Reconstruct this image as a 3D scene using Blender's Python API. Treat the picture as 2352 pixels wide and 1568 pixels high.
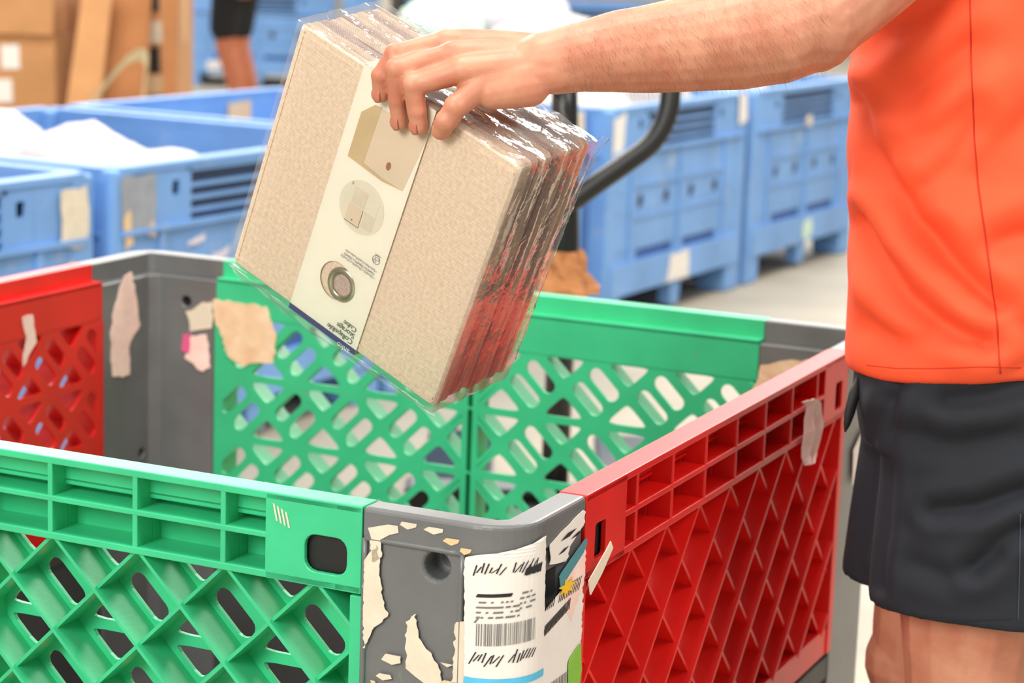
import bpy, bmesh, math, random
import numpy as np
from mathutils import Vector, Matrix, noise
random.seed(7)
for o in list(bpy.data.objects): bpy.data.objects.remove(o)
sc = bpy.context.scene
COL = sc.collection
PI = math.pi

# ------------------------------------------------------------------ camera
F_PX, PITCH, ROLL, HC = 5023.4, 0.186545, 0.035102, 1.30
CXP, CYP = 1176.0, 784.0
fw = Vector((0, math.cos(PITCH), -math.sin(PITCH)))
_r = Vector((1, 0, 0)); _u = _r.cross(fw)
rt = _r*math.cos(ROLL) + _u*math.sin(ROLL)
up = -_r*math.sin(ROLL) + _u*math.cos(ROLL)
CAM = Vector((0, 0, HC))
cam = bpy.data.cameras.new('camera'); camo = bpy.data.objects.new('camera', cam); COL.objects.link(camo)
camo.matrix_world = Matrix(((rt.x, up.x, -fw.x, 0), (rt.y, up.y, -fw.y, 0), (rt.z, up.z, -fw.z, HC), (0, 0, 0, 1)))
cam.sensor_width = 36; cam.lens = F_PX/2352*36; cam.clip_end = 200
cam.dof.use_dof = True; cam.dof.focus_distance = 1.99; cam.dof.aperture_fstop = 7.0
sc.camera = camo

# ------------------------------------------------------------------ light
w = bpy.data.worlds.new('world'); sc.world = w; w.use_nodes = True
w.node_tree.nodes['Background'].inputs[0].default_value = (1.0, 0.97, 0.93, 1)
w.node_tree.nodes['Background'].inputs[1].default_value = 0.36
def area(name, loc, size, power, target, col=(1, .96, .9)):
    l = bpy.data.lights.new(name, 'AREA'); l.shape = 'RECTANGLE'; l.size, l.size_y = size; l.energy = power; l.color = col
    o = bpy.data.objects.new(name, l); COL.objects.link(o); o.location = loc
    o.rotation_euler = (Vector(target)-Vector(loc)).to_track_quat('-Z', 'Y').to_euler()
area('high_bay_lamp', (-2.3, -1.5, 3.0), (1.8, 1.8), 130, (-.1, 2.1, 1.0))
area('high_bay_lamp', (-.4, 2.0, 4.6), (1.8, 1.8), 105, (-.2, 2.2, .9))
area('high_bay_lamp', (3.0, 0.2, 4.2), (1.8, 1.8), 82, (.3, 2.4, .6))
area('high_bay_lamp', (-2.3, 7.2, 4.4), (2.4, 2.4), 170, (-1.6, 5.6, 0))
area('high_bay_lamp', (2.4, 7.6, 4.4), (2.4, 2.4), 170, (1.4, 6.0, 0))
area('high_bay_lamp', (-3.0, 14.0, 5.5), (2.6, 2.6), 240, (-2.6, 15, 0))
area('high_bay_lamp', (4.0, 15.0, 5.5), (2.6, 2.6), 240, (3, 15, 0))
sc.view_settings.view_transform = 'Standard'; sc.view_settings.look = 'None'
sc.view_settings.gamma = 1; sc.view_settings.use_curve_mapping = False
sc.view_settings.exposure = 0.47

# ------------------------------------------------------------------ helpers: pixels, colours, materials
def ray(x, y): return fw + rt*((x-CXP)/F_PX) - up*((y-CYP)/F_PX)
def at(x, y, d): return CAM + ray(x, y)*d
def on_z(x, y, z):
    k = ray(x, y); return CAM + k*((z-HC)/k.z)

def S(r, g, b):
    def c(v):
        v /= 255.0
        return v/12.92 if v <= .04045 else ((v+.055)/1.055)**2.4
    return (c(r), c(g), c(b), 1)

MATS = {}
def M(name, col, rough=.5, var=.12, scale=12, col2=None, bump=0, bscale=150, metal=0, sss=0, spec=.5, coat=0, spot=None, spot_scale=9, spot_lo=.62, spot_hi=.7, stretch=None):
    m = bpy.data.materials.new(name); m.use_nodes = True; nt = m.node_tree; N = nt.nodes; L = nt.links
    b = N['Principled BSDF']; b.inputs['Roughness'].default_value = rough; b.inputs['Metallic'].default_value = metal
    b.inputs['Specular IOR Level'].default_value = spec; b.inputs['Coat Weight'].default_value = coat
    if sss:
        b.inputs['Subsurface Weight'].default_value = sss; b.inputs['Subsurface Radius'].default_value = (.012, .004, .002); b.inputs['Subsurface Scale'].default_value = 1.0
    tc = N.new('ShaderNodeTexCoord'); vec = tc.outputs['Object']
    if stretch:
        mp = N.new('ShaderNodeMapping'); mp.inputs['Scale'].default_value = stretch; L.new(vec, mp.inputs[0]); vec = mp.outputs[0]
    n1 = N.new('ShaderNodeTexNoise'); n1.inputs['Scale'].default_value = scale; n1.inputs['Detail'].default_value = 5; L.new(vec, n1.inputs['Vector'])
    ramp = N.new('ShaderNodeValToRGB')
    c2 = col2 if col2 else tuple(min(1, v*(1+var)) for v in col[:3])+(1,)
    c1 = col if col2 else tuple(v*(1-var) for v in col[:3])+(1,)
    ramp.color_ramp.elements[0].color = c1; ramp.color_ramp.elements[0].position = .35
    ramp.color_ramp.elements[1].color = c2; ramp.color_ramp.elements[1].position = .68
    L.new(n1.outputs['Fac'], ramp.inputs[0]); out = ramp.outputs[0]
    if spot:
        n3 = N.new('ShaderNodeTexNoise'); n3.inputs['Scale'].default_value = spot_scale; n3.inputs['Detail'].default_value = 8; n3.inputs['Roughness'].default_value = .65; L.new(vec, n3.inputs['Vector'])
        r3 = N.new('ShaderNodeValToRGB'); r3.color_ramp.elements[0].position = spot_lo; r3.color_ramp.elements[1].position = spot_hi; L.new(n3.outputs['Fac'], r3.inputs[0])
        mx = N.new('ShaderNodeMix'); mx.data_type = 'RGBA'; L.new(r3.outputs[0], mx.inputs[0]); L.new(out, mx.inputs[6]); mx.inputs[7].default_value = spot; out = mx.outputs[2]
    L.new(out, b.inputs['Base Color'])
    if bump:
        n2 = N.new('ShaderNodeTexNoise'); n2.inputs['Scale'].default_value = bscale; n2.inputs['Detail'].default_value = 3; L.new(vec, n2.inputs['Vector'])
        bp = N.new('ShaderNodeBump'); bp.inputs['Strength'].default_value = bump; bp.inputs['Distance'].default_value = .002; L.new(n2.outputs['Fac'], bp.inputs['Height']); L.new(bp.outputs[0], b.inputs['Normal'])
    MATS[name] = m; return m

green = M('green_plastic', S(56, 194, 136), .38, .07, 14, bump=.06, bscale=220, spot=S(110, 160, 120), spot_scale=30, spot_lo=.66, spot_hi=.8)
red = M('red_plastic', S(218, 26, 20), .38, .08, 14, bump=.06, bscale=220)
grey = M('grey_plastic', S(108, 110, 110), .33, .14, 9, bump=.08, bscale=260, spot=S(150, 148, 140), spot_scale=24, spot_lo=.66, spot_hi=.8)
dgrey = M('dark_grey_plastic', S(70, 70, 70), .55, .15, 9)
blue = M('blue_plastic', S(116, 163, 220), .45, .1, 5, bump=.05, spot=S(160, 182, 208), spot_scale=7, spot_lo=.58, spot_hi=.75)
navy = M('vent_shade', S(44, 62, 94), .6, .1, 8)
navy2 = M('slot_shade', S(48, 92, 158), .5, .1, 8)
holem = M('hole_shade', S(70, 62, 58), .7, .2, 30)
blue_in = M('blue_plastic_recess', S(70, 112, 178), .5, .1, 5)
concrete = M('concrete_floor', S(176, 166, 148), .55, .12, 1.2, bump=.15, bscale=60, spot=S(150, 142, 128), spot_scale=2.2, spot_lo=.5, spot_hi=.8)
wallm = M('painted_wall', S(205, 205, 200), .8, .05, 1)
card = M('cardboard', S(196, 142, 92), .85, .08, 6, bump=.1, bscale=90)
card_d = M('cardboard_edge', S(170, 112, 66), .85, .08, 6)
card_l = M('pale_cardboard', S(226, 194, 150), .85, .08, 6)
paper = M('paper_label', S(236, 230, 222), .6, .03, 30)
cream = M('torn_paper', S(222, 210, 188), .8, .06, 40, bump=.3, bscale=120)
tanp = M('tan_torn_paper', S(228, 192, 150), .85, .12, 30, col2=S(240, 216, 180), bump=.6, bscale=60)
pinkp = M('pink_torn_paper', S(250, 214, 202), .8, .1, 30, bump=.3)
hotpink = M('magenta_paper', S(225, 90, 140), .7, .06, 30)
ink = M('black_ink', S(30, 30, 32), .6, .1, 60)
inkg = M('grey_ink', S(120, 118, 116), .6, .1, 60)
cyan = M('cyan_print', S(84, 190, 232), .5, .05, 60)
teal = M('teal_print', S(70, 140, 150), .5, .05, 60)
yellow = M('yellow_print', S(242, 196, 30), .5, .05, 60)
lime = M('lime_sticker', S(130, 190, 60), .5, .05, 60)
blackm = M('black_rubber', S(24, 26, 26), .42, .15, 20)
blackp = M('black_painted_steel', S(20, 22, 22), .3, .1, 20)
steel = M('steel', S(170, 170, 165), .35, .1, 30, metal=1)
white = M('white_fabric_bag', S(216, 210, 207), .7, .04, 6, bump=.2, bscale=25)
white_g = M('mint_white_bag', S(205, 232, 212), .5, .06, 6, bump=.2, bscale=25)
lilac = M('lilac_white_bag', S(216, 208, 220), .6, .05, 6, bump=.2, bscale=25)
skin = M('skin', S(190, 122, 94), .5, .0, 22, col2=S(214, 152, 122), sss=.05, bump=.12, bscale=420, spot=S(194, 108, 84), spot_scale=13, spot_lo=.5, spot_hi=.85)
skin2 = M('tanned_skin', S(196, 116, 80), .5, .1, 20, sss=.1)
nailm = M('fingernail', S(196, 118, 94), .35, .04, 90, coat=.2)
armhair = M('arm_hair', S(96, 58, 38), .6, .2, 80)
hairm = M('dark_hair', S(50, 36, 28), .6, .2, 80)
shirtm = M('orange_shirt', S(254, 90, 48), .75, .05, 5, bump=.12, bscale=700)
seamm = M('orange_seam', S(206, 48, 20), .8, .05, 20)
shortm = M('navy_shorts', S(22, 27, 36), .8, .12, 10, bump=.15, bscale=600)
seamn = M('navy_seam', S(58, 68, 80), .8, .1, 40)
drawm = M('black_cord', S(16, 16, 18), .7, .1, 60)
shoem = M('black_shoe', S(28, 28, 30), .6, .1, 20)
creamcard = M('sleeve_card', S(246, 240, 222), .45, .02, 20)
purple = M('purple_print', S(66, 54, 118), .45, .06, 40)
printbeige = M('printed_beige', S(226, 206, 180), .5, .03, 30)
printtan = M('printed_tan', S(208, 184, 140), .5, .05, 30)
printpale = M('printed_pale', S(229, 221, 200), .5, .02, 30)
printshelf = M('printed_shelf', S(221, 209, 186), .5, .06, 60)
brass = M('eyelet_metal', S(190, 186, 160), .22, .05, 30, metal=1)
txt = M('grey_text', S(76, 76, 72), .5, .05, 30)
whitetxt = M('white_text', S(240, 238, 236), .5, .02, 30)
strapm = M('dark_strap', S(38, 40, 40), .5, .1, 30)

def weave(name, col, dark, period, rough=.9):
    m = bpy.data.materials.new(name); m.use_nodes = True; nt = m.node_tree; N = nt.nodes; L = nt.links
    b = N['Principled BSDF']; b.inputs['Roughness'].default_value = rough; b.inputs['Specular IOR Level'].default_value = .15
    tc = N.new('ShaderNodeTexCoord'); sx = N.new('ShaderNodeSeparateXYZ'); L.new(tc.outputs['Object'], sx.inputs[0])
    def sn(o, k):
        a = N.new('ShaderNodeMath'); a.operation = 'MULTIPLY'; L.new(o, a.inputs[0]); a.inputs[1].default_value = k
        s = N.new('ShaderNodeMath'); s.operation = 'SINE'; L.new(a.outputs[0], s.inputs[0]); return s.outputs[0]
    ad = N.new('ShaderNodeMath'); ad.operation = 'ADD'; L.new(sx.outputs[0], ad.inputs[0]); L.new(sx.outputs[1], ad.inputs[1])
    k = 2*PI/period
    mu = N.new('ShaderNodeMath'); mu.operation = 'MULTIPLY'; L.new(sn(ad.outputs[0], k), mu.inputs[0]); L.new(sn(sx.outputs[2], k), mu.inputs[1])
    nz = N.new('ShaderNodeTexNoise'); nz.inputs['Scale'].default_value = 240; L.new(tc.outputs['Object'], nz.inputs['Vector'])
    ma = N.new('ShaderNodeMath'); ma.operation = 'MULTIPLY_ADD'; L.new(mu.outputs[0], ma.inputs[0]); ma.inputs[1].default_value = .32; L.new(nz.outputs['Fac'], ma.inputs[2])
    r = N.new('ShaderNodeValToRGB'); r.color_ramp.elements[0].position = .2; r.color_ramp.elements[1].position = .75
    r.color_ramp.elements[0].color = dark; r.color_ramp.elements[1].color = col; L.new(ma.outputs[0], r.inputs[0]); L.new(r.outputs[0], b.inputs['Base Color'])
    bp = N.new('ShaderNodeBump'); bp.inputs['Strength'].default_value = .35; bp.inputs['Distance'].default_value = .0006; L.new(ma.outputs[0], bp.inputs['Height']); L.new(bp.outputs[0], b.inputs['Normal'])
    return m
linen = weave('beige_linen', S(244, 224, 200), S(214, 190, 166), .0023)
linen_in = weave('folded_linen', S(214, 190, 178), S(172, 146, 138), .0023)

def film(name, k=.85, c=.0, haze=.04, rough=.17, bumps=.55):
    m = bpy.data.materials.new(name); m.use_nodes = True; nt = m.node_tree; N = nt.nodes; L = nt.links
    N.remove(N['Principled BSDF']); out = N['Material Output']
    tr = N.new('ShaderNodeBsdfTransparent'); tr.inputs[0].default_value = (.97, .97, .97, 1)
    gl = N.new('ShaderNodeBsdfGlossy'); gl.inputs['Roughness'].default_value = rough
    tc = N.new('ShaderNodeTexCoord'); nz = N.new('ShaderNodeTexNoise'); nz.inputs['Scale'].default_value = 55; nz.inputs['Detail'].default_value = 3; L.new(tc.outputs['Object'], nz.inputs['Vector'])
    bp = N.new('ShaderNodeBump'); bp.inputs['Strength'].default_value = bumps; bp.inputs['Distance'].default_value = .004; L.new(nz.outputs['Fac'], bp.inputs['Height']); L.new(bp.outputs[0], gl.inputs['Normal'])
    fr = N.new('ShaderNodeFresnel'); fr.inputs['IOR'].default_value = 1.5
    mu = N.new('ShaderNodeMath'); mu.operation = 'MULTIPLY_ADD'; mu.inputs[1].default_value = k; mu.inputs[2].default_value = c; mu.use_clamp = True; L.new(fr.outputs[0], mu.inputs[0])
    df = N.new('ShaderNodeBsdfTranslucent'); df.inputs[0].default_value = (.95, .95, .97, 1)
    dd = N.new('ShaderNodeBsdfDiffuse'); dd.inputs[0].default_value = (.95, .95, .97, 1)
    m0 = N.new('ShaderNodeMixShader'); m0.inputs[0].default_value = .5; L.new(df.outputs[0], m0.inputs[1]); L.new(dd.outputs[0], m0.inputs[2])
    m1 = N.new('ShaderNodeMixShader'); m1.inputs[0].default_value = haze; L.new(tr.outputs[0], m1.inputs[1]); L.new(m0.outputs[0], m1.inputs[2])
    m2 = N.new('ShaderNodeMixShader'); L.new(mu.outputs[0], m2.inputs[0]); L.new(m1.outputs[0], m2.inputs[1]); L.new(gl.outputs[0], m2.inputs[2]); L.new(m2.outputs[0], out.inputs[0])
    return m
filmm = film('clear_film', .8, 0, .03, .14, .25); filmf = film('folded_film', 1.7, .11, .10, .10, .5); films = film('seal_film', .25, .02, .16, .3, .2)

# ------------------------------------------------------------------ helpers: meshes and objects
class MB:
    def __init__(s): s.v = []; s.f = []
    def add(s, vs, fs):
        n = len(s.v); s.v += [tuple(p) for p in vs]; s.f += [tuple(i+n for i in q) for q in fs]; return s
    def box(s, a, b, T=None):
        (x0, y0, z0), (x1, y1, z1) = a, b
        p = [(x0, y0, z0), (x1, y0, z0), (x1, y1, z0), (x0, y1, z0), (x0, y0, z1), (x1, y0, z1), (x1, y1, z1), (x0, y1, z1)]
        if T: p = [T(*q) for q in p]
        return s.add(p, [(3, 2, 1, 0), (4, 5, 6, 7), (0, 1, 5, 4), (1, 2, 6, 5), (2, 3, 7, 6), (3, 0, 4, 7)])
    def prism(s, poly, h0, h1, T):
        """poly of (a,b); T(a,h,b) -> xyz"""
        n = len(poly)
        p = [T(a, h0, b) for a, b in poly]+[T(a, h1, b) for a, b in poly]
        return s.add(p, [tuple(range(n))[::-1], tuple(range(n, 2*n))]+[(i, (i+1) % n, (i+1) % n+n, i+n) for i in range(n)])
    def ring_plate(s, outer, inner, h0, h1, T):
        """plate with a hole, outer/inner point lists of equal length"""
        n = len(outer); p = []
        for h in (h0, h1):
            p += [T(a, h, b) for a, b in outer]+[T(a, h, b) for a, b in inner]
        fs = []
        for i in range(n):
            j = (i+1) % n
            fs += [(i, j, n+j, n+i), (2*n+i, 3*n+i, 3*n+j, 2*n+j), (i, 2*n+i, 2*n+j, j), (n+i, n+j, 3*n+j, 3*n+i)]
        return s.add(p, fs)
    def tube(s, pts, rad, n=12, cap=True):
        pts = [Vector(p) for p in pts]; k = len(pts)
        rad = rad if hasattr(rad, '__len__') else [rad]*k
        d0 = (pts[1]-pts[0]).normalized(); x = d0.orthogonal().normalized(); vs = []
        for i, p in enumerate(pts):
            d = (pts[min(i+1, k-1)]-pts[max(i-1, 0)]).normalized()
            x = (x-d*x.dot(d)).normalized(); y = d.cross(x)
            r = rad[i]; rx, ry = r if hasattr(r, '__len__') else (r, r)
            for a in range(n):
                t = 2*PI*a/n; vs.append(p+x*(rx*math.cos(t))+y*(ry*math.sin(t)))
        fs = [(i*n+a, i*n+(a+1) % n, (i+1)*n+(a+1) % n, (i+1)*n+a) for i in range(k-1) for a in range(n)]
        if cap: fs += [tuple(range(n))[::-1], tuple(range((k-1)*n, k*n))]
        return s.add(vs, fs)
    def loft(s, rings, cap=True):
        n = len(rings[0]); k = len(rings); vs = [p for r in rings for p in r]
        fs = [(i*n+a, i*n+(a+1) % n, (i+1)*n+(a+1) % n, (i+1)*n+a) for i in range(k-1) for a in range(n)]
        if cap: fs += [tuple(range(n))[::-1], tuple(range((k-1)*n, k*n))]
        return s.add(vs, fs)
    def ball(s, c, r, M3=None, nu=14, nv=9):
        rr = r if hasattr(r, '__len__') else (r, r, r); c = Vector(c); vs = []
        for j in range(nv+1):
            t = PI*j/nv
            for i in range(nu):
                q = 2*PI*i/nu; p = Vector((rr[0]*math.sin(t)*math.cos(q), rr[1]*math.sin(t)*math.sin(q), rr[2]*math.cos(t)))
                if M3: p = M3 @ p
                vs.append(c+p)
        fs = [(j*nu+i, (j+1)*nu+i, (j+1)*nu+(i+1) % nu, j*nu+(i+1) % nu) for j in range(nv) for i in range(nu)]
        return s.add(vs, fs)
    def cone(s, a, b, ra, rb, n=14):
        """round cone: a capsule with two radii, elliptical radii allowed as single numbers"""
        a, b = Vector(a), Vector(b); d = (b-a); L = d.length; d = d/L if L > 1e-6 else Vector((0, 0, 1))
        pts = []; rad = []
        for i in range(5): t = PI/2*i/4; pts.append(a-d*(ra*math.cos(t))); rad.append(max(ra*math.sin(t), 1e-4))
        for i in range(5): t = PI/2*i/4; pts.append(b+d*(rb*math.sin(t))); rad.append(max(rb*math.cos(t), 1e-4))
        return s.tube(pts, rad, n)
    def build(s, name, mat, parent=None, smooth=False, bevel=0, seg=2, recalc=True):
        me = bpy.data.meshes.new(name); me.from_pydata(s.v, [], s.f); me.update()
        if recalc:
            bm = bmesh.new(); bm.from_mesh(me); bmesh.ops.recalc_face_normals(bm, faces=bm.faces); bm.to_mesh(me); bm.free()
        if mat: me.materials.append(mat)
        if smooth: me.polygons.foreach_set('use_smooth', [True]*len(me.polygons))
        o = bpy.data.objects.new(name, me); COL.objects.link(o); o.parent = parent
        if bevel:
            m = o.modifiers.new('bevel', 'BEVEL'); m.width = bevel; m.segments = seg; m.limit_method = 'ANGLE'; m.angle_limit = .7
        return o
def tag(o, label=None, cat=None, group=None, kind=None):
    if label: o['label'] = label
    if cat: o['category'] = cat
    if group: o['group'] = group
    if kind: o['kind'] = kind
    return o
def empty(name, loc=(0, 0, 0), rz=0, label=None, cat=None, group=None):
    o = bpy.data.objects.new(name, None); COL.objects.link(o); o.location = loc; o.rotation_euler = (0, 0, rz); o.empty_display_size = .1
    return tag(o, label, cat, group)
def copy_tree(o, parent=None):
    c = o.copy(); COL.objects.link(c); c.parent = parent
    for ch in list(o.children): copy_tree(ch, c)
    return c
def bake(o, remesh=None, smooth=0, sfac=.5, bools=()):
    """apply modifiers to a mesh object and keep it as plain mesh"""
    for c in bools:
        m = o.modifiers.new('cut', 'BOOLEAN'); m.object = c; m.operation = 'DIFFERENCE'; m.solver = 'EXACT'
    if remesh:
        m = o.modifiers.new('remesh', 'REMESH'); m.mode = 'VOXEL'; m.voxel_size = remesh; m.use_smooth_shade = True
    if smooth:
        m = o.modifiers.new('smooth', 'SMOOTH'); m.iterations = smooth; m.factor = sfac
    dg = bpy.context.evaluated_depsgraph_get(); ev = o.evaluated_get(dg)
    me = bpy.data.meshes.new_from_object(ev); old = o.data; mats = list(old.materials)
    o.modifiers.clear(); o.data = me; bpy.data.meshes.remove(old); me.name = o.name
    if not me.materials:
        for x in mats: me.materials.append(x)
    for c in bools: bpy.data.objects.remove(c)
    return o
def text_mesh(body, size, align='LEFT', spacing=1.0):
    cu = bpy.data.curves.new('t', 'FONT'); cu.body = body; cu.size = size; cu.align_x = align; cu.space_character = spacing; cu.resolution_u = 3
    o = bpy.data.objects.new('t', cu); COL.objects.link(o); dg = bpy.context.evaluated_depsgraph_get(); me = bpy.data.meshes.new_from_object(o.evaluated_get(dg))
    vs = [(v.co.x, v.co.y) for v in me.vertices]; fs = [tuple(p.vertices) for p in me.polygons]
    bpy.data.objects.remove(o); bpy.data.curves.remove(cu); bpy.data.meshes.remove(me); return vs, fs
def rrect(x0, x1, y0, y1, r, n=5):
    P = []
    for cx, cy, a0 in ((x1-r, y1-r, 0), (x0+r, y1-r, PI/2), (x0+r, y0+r, PI), (x1-r, y0+r, 1.5*PI)):
        for i in range(n): t = a0+PI/2*i/(n-1); P.append((cx+r*math.cos(t), cy+r*math.sin(t)))
    return P
def rect_match(inner, x0, x1, y0, y1):
    cx = (min(p[0] for p in inner)+max(p[0] for p in inner))/2; cy = (min(p[1] for p in inner)+max(p[1] for p in inner))/2
    out = []; n = len(inner)//4
    corners = [(x1, y1), (x0, y1), (x0, y0), (x1, y0)]
    for k in range(4):
        seg = inner[k*n:(k+1)*n]
        m_ = (n-1)//2; c = corners[k]
        e0 = (x1, seg[0][1]) if k == 0 else (seg[0][0], y1) if k == 1 else (x0, seg[0][1]) if k == 2 else (seg[0][0], y0)
        e1 = (seg[-1][0], y1) if k == 0 else (x0, seg[-1][1]) if k == 1 else (seg[-1][0], y0) if k == 2 else (x1, seg[-1][1])
        for i in range(n):
            f = i/m_ if i <= m_ else (n-1-i)/m_; q = e0 if i <= m_ else e1
            out.append((q[0]+(c[0]-q[0])*f, q[1]+(c[1]-q[1])*f))
    return out
def nz(x, y, z=0): return noise.noise(Vector((x, y, z)))

def displace(o, fn):
    me = o.data; n = len(me.vertices); co = np.empty(n*3, np.float32); no = np.empty(n*3, np.float32)
    me.vertices.foreach_get('co', co); me.vertices.foreach_get('normal', no); co = co.reshape(-1, 3); no = no.reshape(-1, 3)
    d = np.array([fn(p) for p in co.tolist()], np.float32); me.vertices.foreach_set('co', (co+no*d[:, None]).ravel()); me.update()
# ------------------------------------------------------------------ the setting
mb = MB(); mb.box((-16, -4, -.1), (16, 34, 0)); fl = mb.build('floor', concrete); tag(fl, 'pale beige concrete warehouse floor', None, kind='structure')
def glow(name, col, st):
    m = bpy.data.materials.new(name); m.use_nodes = True; b = m.node_tree.nodes['Principled BSDF']; b.inputs['Base Color'].default_value = (.8, .8, .8, 1)
    b.inputs['Emission Color'].default_value = col; b.inputs['Emission Strength'].default_value = st; return m
sheen_glow = glow('rim_sheen_glow', (1, .98, .95, 1), 3.2)
mb = MB(); mb.box((-16, 26, 0), (16, 26.2, 3.4)); mb.box((-16, 26, 8.2), (16, 26.2, 9)); tag(mb.build('wall_back', wallm), 'pale wall at the far end of the warehouse', kind='structure')
for i in range(8):      # unseen glowing panes, added to put a sheen on the crate rims
    x = -16+4*i; mb = MB(); mb.box((x+.05, 26.06, 3.45), (x+3.95, 26.1, 8.15)); o = mb.build('sheen_pane_%d' % (i+1), sheen_glow); tag(o, 'added unseen glowing pane high in the far wall', kind='structure')
    mb = MB(); mb.box((x-.05, 25.98, 3.4), (x+.05, 26.16, 8.2)); mb.box((x, 26.0, 5.75), (x+4, 26.14, 5.83)); mb.build('sheen_pane_frame', dgrey, o)

# ------------------------------------------------------------------ the crate
P0 = Vector((0.01309, 1.78428, 0)); YAW = 1.138577; W = 1.1646; D = 1.1431; H = .80
crate = empty('pallet_crate', P0, YAW, 'open plastic pallet crate with green and red lattice sides and grey corner posts', 'crate')
def F_front(s, t, z): return (t, s, z)
def F_right(s, t, z): return (s, t, z)
def F_back(s, t, z): return (D-t, s, z)
def F_left(s, t, z): return (s, W-t, z)
T0, T1 = .028, .046
PS, PZ, Z0 = .0955, .094, .7245

def clip(s0, z0, ds, dz, s1, s2, z1, z2):
    t0, t1 = -9, 9
    for p, d, lo, hi in ((s0, ds, s1, s2), (z0, dz, z1, z2)):
        if abs(d) < 1e-9: continue
        a, b = (lo-p)/d, (hi-p)/d
        if a > b: a, b = b, a
        t0, t1 = max(t0, a), min(t1, b)
    return (t0, t1) if t1-t0 > .012 else None
def strip(mb, a, b, wd, t0, t1, T):
    (s1, z1), (s2, z2) = a, b; l = math.hypot(s2-s1, z2-z1); nx, ny = -(z2-z1)/l*wd/2, (s2-s1)/l*wd/2
    mb.prism([(s1+nx, z1+ny), (s2+nx, z2+ny), (s2-nx, z2-ny), (s1-nx, z1-ny)], t0, t1, T)

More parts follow.
